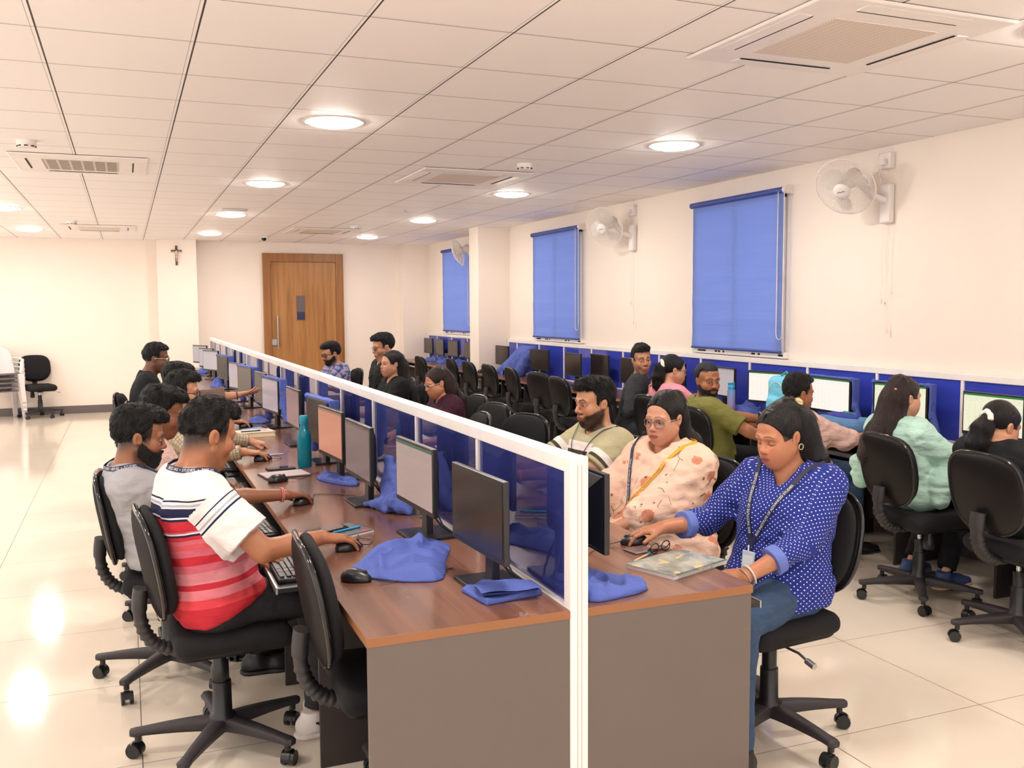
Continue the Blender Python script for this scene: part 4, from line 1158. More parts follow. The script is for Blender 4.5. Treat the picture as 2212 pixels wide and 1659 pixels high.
def hand_prims(W, d, n, side, pose, sc=1.):
    """W wrist, d towards the knuckles, n back of the hand, side +1 right hand / -1 left"""
    d = unit(d); n = unit(np.asarray(n)-d*np.dot(n, d)); s = np.cross(n, d)*side; p = POSES[pose]; out = []
    W = np.asarray(W, float)
    for (o, L, seg, r), bend, spl in zip(FING, p['b'], (5, 1, -3, -8)):
        K = W+(d*L+s*o-n*.004*abs(o)/.03)*sc
        out.append(RC(W+(s*o*.55+d*.008)*sc, K, .0150*sc, (r+.0015)*sc, .014))
        a = R_(spl*p['sp']); D0 = d*math.cos(a)+s*math.sin(a); cur = K; ang = 0.; rr = r*sc
        for i in range(3):
            ang += R_(bend[i]); D = D0*math.cos(ang)-n*math.sin(ang); nx = cur+D*seg[i]*sc
            out.append(RC(cur, nx, rr, rr*.90, .0022 if i or True else .004)); cur = nx; rr *= .90
    out.append(EL(W+(d*.045-n*.006)*sc, np.array((.045, .034, .013))*sc, .012, 'u', np.array([d, s, n])))
    t = p['th']; D = unit(d*t[0]+s*t[1]+n*t[2]); b = W+(d*.018+s*.020-n*.006)*sc; c1 = b+D*.044*sc
    D2 = unit(D*.75+d*.5-n*.1); c2 = c1+D2*.031*sc; D3 = unit(D2*.8+d*.3-n*.25); c3 = c2+D3*.024*sc
    out += [RC(b, c1, .0155*sc, .0115*sc, .016), RC(c1, c2, .0112*sc, .0102*sc, .004), RC(c2, c3, .0102*sc, .0082*sc, .003)]
    return out

def ik(S, W, a, b, pole):
    S, W = np.asarray(S, float), np.asarray(W, float); v = W-S; D = np.linalg.norm(v)
    if D > (a+b)*.995: k = D/((a+b)*.995); a *= k; b *= k
    u = v/D; x = (a*a-b*b+D*D)/(2*D); h = math.sqrt(max(a*a-x*x, 0)); q = np.asarray(pole, float); q = unit(q-u*np.dot(q, u))
    return S+u*x+q*h

def strip(name, path, nrm, width, mat, parent, org, text=None, tmat=None, tsize=.011, tstart=.0, thick=.0012, flip=False):
    """flat tape along path with surface normals, optional lettering along it"""
    path = [np.asarray(p, float) for p in path]; n = len(path); cr = []
    for i in range(n):
        tg = unit(path[min(i+1, n-1)]-path[max(i-1, 0)]); c = unit(np.cross(nrm[i], tg)); cr.append(c)
    mb = MB(); P = []
    for i in range(n):
        w = cr[i]*width/2; nn = nrm[i]*thick; p = path[i]-org
        P.append([p-w, p-w+nn, p+w+nn, p+w, p-w])
    mb.grid(P, False); o = mb.build(name, mat, parent)
    if text:
        s = np.concatenate([[0], np.cumsum([np.linalg.norm(path[i+1]-path[i]) for i in range(n-1)])])
        v, f = text_tris(text, tsize); V = []
        for x, y in v:
            q = tstart+x if not flip else s[-1]-tstart-x; q = min(max(q, 0), s[-1]-1e-6); i = int(np.searchsorted(s, q, 'right')-1); i = min(i, n-2); w = (q-s[i])/max(s[i+1]-s[i], 1e-9)
            yy = (y-tsize*.36)*(-1 if flip else 1)
            V.append(tuple((path[i]*(1-w)+path[i+1]*w)+(cr[i]*(1-w)+cr[i+1]*w)*yy+(nrm[i]*(1-w)+nrm[i+1]*w)*(thick+.0008)-org))
        MB().add(V, f).build('lettering', tmat, o)
    return o
def surf_march(prims, p0, d, mx=.5, off=.003):
    p = np.asarray(p0, float).copy(); d = unit(d); tr = 0
    for _ in range(60):
        e = float(eval_pts(prims, p[None])[0])-off
        if e < .0006: break
        p = p+d*max(min(e, .02)*.8, .0006); tr += e
        if tr > mx*3: break
    return p

def unitr(d): return d/np.maximum(np.linalg.norm(d, axis=1), 1e-9)[:, None]
def strands(V, N, q, dirfun, count, L, r, lift, seed, M, R0=.085, jit=.35, xmax=9.):
    rg = np.random.default_rng(seed+11); ok = np.nonzero(q[:, 0] < xmax)[0]; idx = rg.choice(ok, min(count, len(ok)), replace=False); p = V[idx]; n = N[idx]
    d0 = dirfun(q[idx]); L = L*np.clip(np.linalg.norm(d0, axis=1)/.08, .12, 1.)
    d = (unitr(d0)+jit*rg.normal(size=(len(idx), 3)))@M.T; d = d-n*(d*n).sum(1)[:, None]; d /= np.maximum(np.linalg.norm(d, axis=1), 1e-6)[:, None]
    b = np.cross(n, d); l = L*(.6+.8*rg.random(len(idx))); sw = rg.normal(size=len(idx))*.25; K_ = 5; ring = []
    for i in range(K_):
        u = i/(K_-1); s_ = l*u; c = p-n*.002+d*s_[:, None]+b*(sw*l*u*u)[:, None]+n*(lift*math.sin(PI*min(u*.9+.05, 1))+lift*.5*rg.normal(size=len(idx))*u-s_*s_/(2*R0))[:, None]
        rr = r*(.7, 1., .9, .6, .12)[i]
        for k in range(3):
            a = 2*PI*k/3; ring.append(c+(n*math.cos(a)*.8+b*math.sin(a))*rr)
    VV = np.stack(ring, 1).reshape(-1, 3); m = len(idx); FF = []
    base = (np.arange(m)*K_*3)[:, None]
    for i in range(K_-1):
        for k in range(3): k2 = (k+1) % 3; FF.append(base+np.array([i*3+k, i*3+k2, (i+1)*3+k2, (i+1)*3+k]))
    return VV, np.concatenate(FF)
def chain_dir(ch, q):
    best = np.full(len(q), 9.); d = np.zeros((len(q), 3))
    for p in ch:
        ba = p['b']-p['a']; t = np.clip(((q-p['a'])@ba)/(ba@ba), 0, 1); e = np.linalg.norm(q-p['a']-t[:, None]*ba, axis=1); m = e < best; best = np.where(m, e, best); d[m] = unit(ba)
    return d
def flow_short(q): 
    x, y, z = q.T; top = sm(z, .05, .10)[:, None]
    return top*np.stack([.9+0*x, .5+0*x, 0*x], 1)+(1-top)*np.stack([.15-.5*sm(x, -.02, -.08), 0*x, -1+0*x], 1)
def flow_quiff(q):
    x, y, z = q.T; top = sm(z, .05, .10)[:, None]
    return top*np.stack([1.+0*x, .25*np.sign(y), .0*x], 1)+(1-top)*np.stack([.3-.6*sm(x, -.02, -.08), 0*x, -1+0*x], 1)
def flow_back(q): return np.array((-.095, 0, .02))-q
def flow_down(q): return np.tile(np.array((-.12, 0, -1.)), (len(q), 1))
def hair_mesh(name, prims, M, T, h, mat, parent, org, amp=.0055, f1=48., f2=120., seed=0, sm_it=1, st=None):
    V, F = sdf_mesh(xf(prims, M, T), h)
    if len(V) == 0: return None
    N = vnormals(V, F); q = (V-T)@M
    V = V+N*(amp*vnoise(q*np.array([1, 1, .6]), f1, seed)+amp*.6*vnoise(q*np.array([1, 1, .4]), f2, seed+3))[:, None]
    V = relax(V, F, sm_it, .4)
    if st:
        fl, cnt, L, r, lift, jit, xm = st; v2, f2_ = strands(V, N, q, fl, cnt, L, r, lift, seed, M, jit=jit, xmax=xm); F = np.concatenate([F, f2_+len(V)]); V = np.concatenate([V, v2])
    return npmesh(name, V-org, F, mat, parent)

def hair_prims(style, s):
    fw_ = s.get('wide', 1.)
    f = s.get('f')
    P = [EL((-.012, 0, .040), (.100 if not f else .1005, .0775*fw_+.001, .092 if not f else .0905), 0)]
    if style == 'short': P += [EL((.012, 0, .092), (.082, .064, .046), .03)]
    if style == 'quiff': P += [EL((.016, 0, .096), (.086, .066, .046), .03), EL((.068, 0, .094), (.036, .056, .030), .025), EL((.088, 0, .076), (.016, .050, .018), .012)]
    if style == 'wavy': P += [EL((.005, 0, .090), (.094, .080, .056), .03), EL((.066, 0, .092), (.044, .062, .036), .03), EL((-.07, 0, .05), (.055, .074, .075), .03)]
    if style == 'crop': P += [EL((.0, 0, .088), (.086, .068, .048), .03), EL((.06, 0, .09), (.04, .05, .028), .02)]
    if f: P += [EL((-.03, 0, .055), (.088, .077, .083), .02), EL((.040, 0, .044), (.0585, .0675*fw_, .068), .02)]
    zl = s.get('hairline', .072)
    P += [BX((.135, 0, zl-.105), (.085, .13, .095), .012, .012, 's') if not f else EL((.104, 0, -.006), (.078, .086, .088), .012, 's'), BX((.030, 0, -.115), (.055, .16, .085), .01, .01, 's')]
    if f: P += [RC((.088, .004, .092), (-.03, .002, .136), .0045, .003, .008, 's'), BX((.135, 0, -.10), (.085, .13, .075), .01, .01, 's')]
    for y in (-1, 1): P += [EL((-.006, y*.082*fw_, -.012), (.023, .026, .034), .008, 's')]
    if not f: P += [PLN((-.25, 0, -1), (-.06, 0, -.062), .01)]
    else: P += [PLN((0, 0, -1), (-.06, 0, -.075), .01)]
    if s.get('fadecut'): P += [PLN((.25, 0, -1), (0, 0, s['fadecut']), .012)]
    return P

PEOPLE = {}
def person(key, label, pos, az, head, hyaw, hpitch=0., hroll=0., skin=(176, 122, 92), shape=None, female=False, build=1., shirt=None, pants=None, shoes=None, hair='quiff', hmat=None, hext=(), beard=None,
           Rw=None, Lw=None, Rh=None, Lh=None, Rpose='rest', Lpose='rest', Rn=(0, 0, 1), Ln=(0, 0, 1), Rpole=None, Lpole=None, sleeve=.5, fit=.014, neck='crew', twist=0., fine=.003, coarse=.0075, legs=None, glasses=None, collar=False, cloth_extra=(), hem=.50, hemtilt=.0, shw=1., neckb=None, legspread=.085, sleeve_flare=0., wr=.004):
    s = dict(shape or {}); s['f'] = female; org = np.array([pos[0], pos[1], 0.]); G = .96 if female else 1.
    hs = s.get('hs', .92 if female else 1.)
    f = np.array([math.cos(R_(az)), math.sin(R_(az)), 0]); l = np.array([-f[1], f[0], 0]); z = np.array([0, 0, 1.])
    H = np.array(head, float); M = rotz(R_(hyaw))@roty(R_(hpitch))@rotx(R_(hroll))
    Mh = M; Minv = M.T; hs = s.get('hs', .92 if female else 1.)
    root = empty('person', tuple(org), 0, label, 'person')
    P0 = np.array([pos[0], pos[1], .60]); N = H+M@np.array((-.034, 0, -.150))*hs-np.array((0, 0, .012)) if neckb is None else np.array(neckb, float)
    ax = N-P0; tw = R_(twist); ft = f*math.cos(tw)+l*math.sin(tw); lt = -f*math.sin(tw)+l*math.cos(tw)
    fwd = unit(ft-unit(ax)*np.dot(ft, unit(ax)))
    def sp(u, fo=0., la=0.): return P0+ax*u+fwd*fo+(l*(1-u)+lt*u)*la
    hw = (.146 if female else .168)*shw
    S = {1: sp(.91, -.005, -hw), -1: sp(.91, -.005, hw)}
    b = build
    cl, cr_ = (.052, .090) if female else (.066, .100)
    tor = [RC(sp(0, .0, -.070), sp(0, .0, .070), .108*b, .108*b, .03), RC(sp(.25, .008, -.042), sp(.25, .008, .042), .098*b, .098*b, .10), RC(sp(.50, .004, -cl*.85), sp(.50, .004, cl*.85), (cr_-.002)*b, (cr_-.002)*b, .10), RC(sp(.72, .0, -cl), sp(.72, .0, cl), cr_*b, cr_*b, .09),
           RC(sp(.88, -.006, -hw*.72), sp(.88, -.006, hw*.72), .052, .052, .08), RC(sp(.90, -.008, -hw*.55), sp(1.0, -.012, 0), .042, .042, .05), RC(sp(.90, -.008, hw*.55), sp(1.0, -.012, 0), .042, .042, .05)]
    if b > 1.08: tor += [EL(sp(.28, .05*b), (.10, .10, .10), .08)]
    if female: tor += [RC(sp(.60, .066*b, -.060), sp(.60, .066*b, .060), .054*b, .054*b, .06)]
    nr = .046 if female else .056
    neckp = [RC(N-z*.01, H+M@np.array((-.022, 0, -.055)), nr*1.08, nr, .03)]
    # arms
    a1, a2 = (.275*G*b**.3, .245*G*b**.2); E = {}; W = {}; HP = {}; HD = {}; hsc = (.90 if female else 1.)
    for sd, w, hd, pose, nn, pole in ((1, Rw, Rh, Rpose, Rn, Rpole), (-1, Lw, Lh, Lpose, Ln, Lpole)):
        if w is None: w = P0+f*.26-l*sd*.13+z*.10
        w = np.array(w, float)
        if pole is None: pole = -z*1.0-l*sd*.55-f*.25
        e = ik(S[sd], w, a1, a2, pole); E[sd], W[sd] = e, w
        hd = unit(w-e) if hd is None else unit(hd); HD[sd] = hd
        HP[sd] = hand_prims(w, hd, nn, sd, pose, hsc)
    ar = .042 if female else .046; ar *= b**.7
    def arm(sd, e0=0.): return [RC(S[sd], E[sd], ar+.006+e0, ar*.84+e0, .04), RC(E[sd], E[sd]*.55+W[sd]*.45, ar*.84+e0, ar*.78+e0, .015), RC(E[sd]*.55+W[sd]*.45, W[sd], ar*.78+e0, ar*.56+e0, .012)]
    # legs
    hip = {1: P0-l*.085, -1: P0+l*.085}; K = {}; A = {}
    for sd in (1, -1):
        dk = (legs or {}).get(sd, (.40, .02, .06)); K[sd] = P0+f*(.42*G)-l*sd*(legspread+.0)+z*(-.055)
        A[sd] = K[sd]+f*(dk[0]-.40+.0)-l*sd*dk[1]; A[sd][2] = .085+max(0, dk[2]-.06)
    def leg(sd, e0=0.): return [RC(hip[sd], K[sd], .082*b+e0, .060+e0, .03), RC(K[sd], A[sd], .056+e0, .036+e0, .03)]
    hp = xf(scl(head_prims(s), hs), Mh, H)
    body = hp+neckp+inflate(tor, -.012)
    for sd in (1, -1): body += arm(sd)+HP[sd]+inflate(leg(sd), -.012)
    # meshing: head and hands fine, the rest coarse
    boxes = [(H-.15, H+.15, fine)]
    for sd in (1, -1):
        lo = np.minimum(W[sd], W[sd]+HD[sd]*.2)-.075; hi = np.maximum(W[sd], W[sd]+HD[sd]*.2)+.075; boxes.append((lo, hi, min(fine, .003)))
    boxes[0] = (H+np.array((-.14, -.14, -.135)), H+np.array((.14, .14, .15)), fine)
    VV, FF, n0 = [], [], 0
    for lo, hi, h in boxes:
        v, q = sdf_mesh(body, h, lo, hi); VV.append(v); FF.append(q+n0); n0 += len(v)
    v, q = sdf_mesh(body, coarse); c = v[q].mean(1); keep = np.ones(len(q), bool)
    for lo, hi, h in boxes: keep &= ~((c > lo+coarse*1.6).all(1) & (c < hi-coarse*1.6).all(1))
    VV.append(v); FF.append(q[keep]+n0)
    V = np.concatenate(VV); F = np.concatenate(FF)
    col = np.tile(np.array(lin(skin)), (len(V), 1)); qh = (V-H)@Minv.T/hs
    inh = (np.abs(qh) < .17).all(1); hc = col[inh]; paint_head(qh[inh], hc, s); col[inh] = hc
    for sd in (1, -1):   # finger tips and knuckles
        dd = np.linalg.norm(V-(W[sd]+HD[sd]*.17*hsc), axis=1); m = np.exp(-(dd/.03)**2)[:, None]*.18; col = col*(1-m)+np.array(lin((206, 142, 120)))*m
    V_body, F_body = V, F
    npmesh('body', V-org, F, M_SKIN, root, dict(col=('FLOAT_COLOR', col)))
    # shirt
    def region_uv(V):
        d_tor = eval_pts([dict(q, k=min(q['k'], .03)) for q in inflate(tor, fit)], V); d_arm = {sd: eval_pts(slv[sd], V) for sd in (1, -1)} if slv else {1: d_tor+1, -1: d_tor+1}
        rel = V-P0; axu = unit(ax); vv = rel@axu; r2 = rel-np.outer(vv, axu); uu = np.arctan2(r2@lt, r2@fwd)*.15; reg = np.zeros(len(V)); bb = np.full(len(V), 9.); ua = np.zeros(len(V)); va = np.zeros(len(V))
        for sd in (1, -1):
            pts = [S[sd], E[sd], W[sd]]; best = np.full(len(V), 9.); bt = np.zeros(len(V)); ang = np.zeros(len(V)); base = 0.
            for i in range(2):
                a, c = pts[i], pts[i+1]; ba = c-a; L = np.linalg.norm(ba); bu = ba/L; tt = np.clip((V-a)@bu, 0, L); pr = V-a-np.outer(tt, bu); dd = np.linalg.norm(pr, axis=1)
                e1 = unit(np.cross(bu, fwd+z*.3)); e2 = np.cross(bu, e1); m = dd < best; best = np.where(m, dd, best); bt = np.where(m, base+tt, bt); ang = np.where(m, np.arctan2(pr@e1, pr@e2)*.055, ang); base += L
            m = bt > .02; rg_ = np.where(m, np.clip(.5+(d_tor-d_arm[sd])/.02, 0, 1), 0)
            near = best < bb; bb = np.where(near, best, bb); ua = np.where(near, ang, ua); va = np.where(near, bt, va); reg = np.maximum(reg, rg_)
        return dict(uvw=('FLOAT_VECTOR', np.stack([uu, vv, reg], 1)), uva=('FLOAT_VECTOR', np.stack([ua, va, reg], 1)))
    top = inflate(tor, fit)
    slv = {}
    for sd in (1, -1):
        if sleeve <= 0: continue
        if sleeve <= 1.: slv[sd] = [RC(S[sd], S[sd]+(E[sd]-S[sd])*.3, ar+fit+.008, ar+fit+.004, .05), CC(S[sd]+(E[sd]-S[sd])*.15, S[sd]+(E[sd]-S[sd])*sleeve, ar+fit+.008, ar+fit*1.3+.004+sleeve_flare, .012)]
        else:
            w2 = sleeve-1.; mid = E[sd]+(W[sd]-E[sd])*w2
            slv[sd] = [RC(S[sd], E[sd], ar+fit+.008, ar*.86+fit+.002, .045), CC(E[sd]*.9+S[sd]*.1, mid, ar*.86+fit+.002, ar*(.84-.25*w2)+fit+sleeve_flare, .014)]
        top += slv[sd]
    for sd in (1, -1): top += [RC(hip[sd], hip[sd]*.72+K[sd]*.28, .088*b+fit*.6, .078*b+fit*.4, .05)] if hem < .58 else []
    top += list(cloth_extra(sp, f, l, z, S, E, W, K)) if callable(cloth_extra) else list(cloth_extra)
    nk = H+M@np.array((-.022, 0, -.06))
    top += [RC(N-z*.005, nk+z*.05, nr+.012, nr+.03, .012, 's')]
    if neck == 'crew': top += [SP(N+fwd*.040+z*.004, .046, .015, 's')]
    if neck == 'v': top += [SP(N+fwd*.040+z*.004, .050, .015, 's'), RC(N+fwd*.07-z*.01, N+fwd*.125-z*.115, .030, .010, .008, 's')]
    if neck == 'wide': top += [EL(N+fwd*.02+z*.012, (.085, .085, .05), .015, 's')]
    if collar:
        for i in range(12):
            q0, q1 = [N-z*.002+fwd*(.058*math.cos(a)+.012)+lt*.060*math.sin(a)+z*(.020-.026*math.cos(a)) for a in (R_(35+290*i/12), R_(35+290*(i+1)/12))]
            top += [RC(q0, q1, .0125, .0125, .006)]
    top += [PLN((0, 0, -1), (0, 0, hem), .012)]
    if hemtilt: top += [PLN(f*hemtilt-z, P0-z*.035, .012)]
    V, F = sdf_mesh(top, .005 if fine < .0025 else (.0065 if fine < .0035 else .009))
    Nn = vnormals(V, F); dspl = wr*vnoise(V*np.array((1, 1, 1.7)), 16., 1)+wr*.6*vnoise(V, 34., 2); dspl += wr*1.2*np.exp(-((V[:, 2]-.66)/.07)**2)*vnoise(V*np.array((.5, .5, 3.)), 16., 4)
    V = relax(V+Nn*dspl[:, None], F, 1, .4)
    npmesh('shirt' if not female else 'blouse', V-org, F, shirt, root, region_uv(V)); bvV, bvF = V, F
    # trousers
    tr = inflate(tor[:1], .004)
    for sd in (1, -1):
        tr += [RC(hip[sd], K[sd], .086*b, .068, .04), RC(K[sd], K[sd]*.8+A[sd]*.2, .066, .062, .03), CC(K[sd]*.9+A[sd]*.1, A[sd]+(K[sd]-A[sd])*.06, .064, .052, .03)]
    tr += [PLN((0, 0, 1), (0, 0, .72))]
    V, F = sdf_mesh(tr, .009); Nn = vnormals(V, F)
    V = relax(V+Nn*(.004*vnoise(V*np.array((1, 1, .6)), 18., 5)+.003*vnoise(V, 40., 6))[:, None], F, 1, .4)
    npmesh('trousers', V-org, F, pants, root)
    for sd in (1, -1):
        a = A[sd].copy(); fd = unit(f+l*sd*-.12); base = np.array([a[0], a[1], A[sd][2]-.085])
        pr = [RC(base-fd*.045+z*.042, base+fd*.10+z*.036, .040, .034, .02), RC(base+fd*.08+z*.032, base+fd*.165+z*.026, .040, .026, .02), CC(base+z*.03-fd*.012, base+z*.10-fd*.018, .046, .040, .02), PLN((0, 0, -1), base+z*.012, .004)]
        V, F = sdf_mesh(pr, .006); sh = npmesh('shoe', relax(V, F, 1, .4)-org, F, shoes, root)
        pr = [RC(base-fd*.045+z*.01, base+fd*.10+z*.01, .046, .042, .02), RC(base+fd*.08+z*.01, base+fd*.168+z*.01, .044, .030, .02), PLN((0, 0, 1), base+z*.020, .003), PLN((0, 0, -1), base, .003)]
        V, F = sdf_mesh(pr, .007); npmesh('sole', V-org, F, M_SOLE if shoes is M_SHOEN else (M_SHOEW if shoes is M_SHOEW else M_BLACKP), sh)
    # hair
    dens = 1. if fine < .003 else .55
    hm = hmat or (H_BLACK if female else H_SHORT)
    if hair == 'turban':
        pr = [EL((-.012, 0, .046), (.103, .082, .092), 0), EL((-.06, 0, .045), (.062, .066, .065), .03), BX((.10, 0, -.060), (.10, .2, .10), .02, .01, 's', rotx(0)@roty(-.30)), PLN((-.3, 0, -1), (-.06, 0, -.045), .01)]
        hair_mesh('headwrap', scl(pr, hs), Mh, H, .0035, C['turban'], root, org, .001, 30., 60.)
    else: hair_mesh('hair', scl(hair_prims(hair, s), hs), Mh, H, fine if fine < .0035 else .004, hm, root, org, .0050 if not female else .0018, seed=int(abs(H[0]*37)), st=(flow_back, int(1500*dens), .040, .0011, .0008, .04, .055) if female else ((flow_quiff if hair == 'quiff' else flow_short), int(1500*dens), .026 if hair != 'wavy' else .030, .0012, .0035, .30 if hair != 'wavy' else .7, 9.))
    if hext:
        he = []
        for p in hext: he.append(p)
        V, F = sdf_mesh(he, .0045); Nn = vnormals(V, F)
        V = V+Nn*(.0035*vnoise(V*np.array((1, 1, .18)), 60., 8)+.005*vnoise(V*np.array((1, 1, .3)), 26., 9))[:, None]
        V = relax(V, F, 1, .3); v2, f2_ = strands(V, Nn, V, lambda q_: chain_dir(hext, q_), int(1500*dens), .048, .0009, .0, 5, np.eye(3), R0=.35, jit=.04, xmax=99.); F = np.concatenate([F, f2_+len(V)]); V = np.concatenate([V, v2])
        npmesh('long_hair', V-org, F, hm, root)
    if beard:
        e = beard; pr = [q for q in inflate([w for w in head_prims(s)[:10] if w['op'] == 'u'], .0022+e)]+[RC((.066, -.012, -.108), (.066, .012, -.108), .020+e*2.2, .020+e*2.2, .02), EL((.082, 0, -.070), (.024+e, .030+e, .032+e), .015)]
        pr += [EL((.104, 0, -.0705), (.026, .024, .0125), .005, 's'), PLN((.40, 0, 1), (0, 0, -.018), .008), PLN((-1, 0, 0), (-.004, 0, 0), .01), EL((.070, .048, -.030), (.040, .030, .030), .01, 's'), EL((.070, -.048, -.030), (.040, .030, .030), .01, 's')]
        for y in (-1, 1): pr += [EL((-.014, y*.080, -.010), (.019, .024, .034), .004, 's'), RC((.094, y*.026, -.064), (.1075, y*.005, -.0545), .0045, .0055, .006), RC((.094, y*.027, -.064), (.084, y*.030, -.088), .005, .007, .008)]
        hair_mesh('beard', scl(pr, hs), Mh, H, fine, H_BEARD, root, org, .002, 90., 200., st=(flow_down, 700 if fine < .003 else 250, .012, .0008, .0012, .5, 9.))
    if glasses:
        gm, gr, round_ = glasses; g = MB()
        def hp_(p): return tuple(Mh@np.array(p)*hs+H-org)
        lens = MB()
        for y in (-1, 1):
            ring = []
            for i in range(28):
                a = 2*PI*i/28; ca, sa = math.cos(a), math.sin(a); m = 1. if round_ else (abs(ca)**3+abs(sa)**3)**(-1/3)
                ring.append(hp_((.1085-.012*((.031+y*0+.024*ca*m)/.05)**2, y*(.0335+.0235*ca*m), -.006+.0205*sa*m)))
            g.tube(ring, gr, 6, closed=True); lens.add(ring, [tuple(range(28))])
            g.tube([hp_((.0975, y*.057, .002)), hp_((.06, y*.074, .003)), hp_((-.004, y*.080, .004)), hp_((-.022, y*.078, -.012))], gr*.9, 6)
        g.tube([hp_((.108, -.011, -.001)), hp_((.1115, 0, .002)), hp_((.108, .011, -.001))], gr, 6)
        go = g.build('spectacles', gm, root); lens.build('lens', M_LENS, go)
    PEOPLE[key] = dict(bvd=(bvV, bvF, V_body, F_body), root=root, org=org, H=H, M=Mh, N=N, S=S, E=E, W=W, K=K, A=A, HD=HD, top=top, tor=tor, body=body, f=f, l=l, lt=lt, fwd=fwd, z=z, sp=sp, P0=P0, ar=ar)
    return PEOPLE[key]

from mathutils.bvhtree import BVHTree
def hit(p, o, d, off):
    """point on the clothed body along a ray, lifted by off"""
    if 'bv' not in p:
        a, b, c, e = p['bvd']; p['bv'] = BVHTree.FromPolygons(np.concatenate([a, c]).tolist(), np.concatenate([b, e+len(a)]).tolist())
    o = Vector(o); d = Vector(d).normalized(); r = p['bv'].ray_cast(o, d, .6)
    if r[0] is None: return np.array(o+d*.13)
    n = r[1] if r[1].dot(d) < 0 else -r[1]
    return np.array(r[0]+n*off)
def lanyard(p, tip, mat=None, text=None, tmat=None, which=(1, -1), width=.016, tsize=.0115, flips=(False, False), toff=.01, off=.006):
    """tape round the neck meeting at tip (point in front of the chest)"""
    N, fwd, lt, z, org = p['N'], p['fwd'], p['lt'], p['z'], p['org']; tip = np.asarray(tip, float); out = []
    for sd in which:
        path, nr = [], []
        for a in (180, 165, 150, 135, 120, 105, 90, 76, 62):
            d = fwd*math.cos(R_(a))+lt*(-sd)*math.sin(R_(a)); h = .030-.030*math.cos(R_(a)+PI)*0-.028*(1+math.cos(R_(a)))
            q = hit(p, N+d*.20+z*(h+.05), -d-z*.25, off); path.append(q); nr.append(unit(d+z*.5))
        st = path[-1]
        for i in range(1, 17):
            u = i/16; g = st*(1-u)+tip*u+fwd*.25; q = hit(p, g, -fwd, off); path.append(q); nr.append(unit(fwd*.9+z*.15))
        path = smooth_path(path, 1); k = 0 if sd == 1 else 1
        m = mat[k] if isinstance(mat, (list, tuple)) else mat; tm = tmat[k] if isinstance(tmat, (list, tuple)) else tmat
        out.append(strip('lanyard', path, nr, width, m, p['root'], org, text, tm, tsize, toff, flip=flips[k]))
    return out
def neck_only(p): return [RC(p['N']-p['z']*.01, p['H']-p['z']*.05, .05, .05, .02)]
def smooth_path(path, it=1):
    for _ in range(it): path = [path[0]]+[path[i-1]*.25+path[i]*.5+path[i+1]*.25 for i in range(1, len(path)-1)]+[path[-1]]
    return path
def wrist_ring(p, sd, name, mat, r=.0035, back=.012, rr=None, flat=None, n=1):
    W, E = p['W'][sd], p['E'][sd]; u = unit(W-E); e1 = unit(np.cross(u, p['z'])); e2 = np.cross(u, e1); R0 = rr or p['ar']*.60+.004
    mb = MB()
    for j in range(n):
        c = W-u*(back+j*.007)-p['org']; mb.tube([tuple(c+(e1*math.cos(a)+e2*math.sin(a))*R0) for a in [2*PI*i/24 for i in range(24)]], r, 6, closed=True, flat=flat)
    return mb.build(name, mat, p['root'])
# ------------------------------------------------------------------ the people in the room
def tail(head, hyaw, hpitch, pts, k=.03):
    """locks of hair: pts of (x,y,z,r) in the head frame, last ones may be ('w',x,y,z,r) in the room"""
    M = rotz(R_(hyaw))@roty(R_(hpitch)); H = np.array(head, float); w = []
    for q in pts:
        if q[0] == 'w': w.append((np.array(q[1:4], float), q[4]))
        else: w.append((H+M@np.array(q[:3], float), q[3]))
    return [RC(w[i][0], w[i+1][0], w[i][1], w[i+1][1], k) for i in range(len(w)-1)]
SK1, SK2, SK3, SK4 = (168, 112, 80), (150, 100, 72), (198, 144, 112), (140, 92, 66)

p = person('p1', 'man in a white tee with red and pink stripes, nearest on the left', (.25, 3.58), 12, (.262, 3.62, 1.20), 24, 14, 0, SK1, dict(fade=.8, stubble=.12, jaw=1., fadecut=.012), build=1.1,
    shirt=C['stripe'], pants=C['darkjean'], shoes=M_SHOEW, hair='quiff', Rw=(.645, 3.452, .813), Rh=(.95, .18, -.12), Rpose='mouse', Lw=(.44, 3.72, .705), Lh=(.8, -.45, -.1), Lpose='type', sleeve=.74, fit=.016, sleeve_flare=.016, fine=.0024,
    Rpole=(.15, -.75, -1), legs={1: (.36, -.02, .06), -1: (.46, .03, .06)}, hem=.52, hemtilt=.42, wr=.006)
lanyard(p, p['sp'](.35, .13), mat=C['navy'], text='BSSS IAS  \u2022  STUDIES  \u2022  BSSS IAS', tmat=C['letter'], which=(1, -1), toff=.012, flips=(False, False), width=.019, tsize=.0155)

for sd in (1, -1):
    b_ = p['A'][sd]-p['org']; b_ = np.array([b_[0], b_[1], p['A'][sd][2]-.085]); fd = unit(p['f']-p['l']*sd*.12*-1); sv = -p['l']*sd
    fd = unit(p['f']+p['l']*sd*-.12); pts = [b_+fd*u+sv*w+np.array((0, 0, h)) for u, w, h in ((-.052, .022, .066), (-.02, .0415, .058), (.03, .0415, .040), (.075, .0395, .026), (.10, .037, .022))]
    for s2 in (1, -1): MB().tube([tuple(q-sv*(0 if s2 == 1 else 2*float(np.dot(q-b_, sv)))) for q in pts], [.005, .009, .010, .008, .004], 8, flat=(1.2, .45)).build('shoe_stripe', M_SHOEB, p['root'])

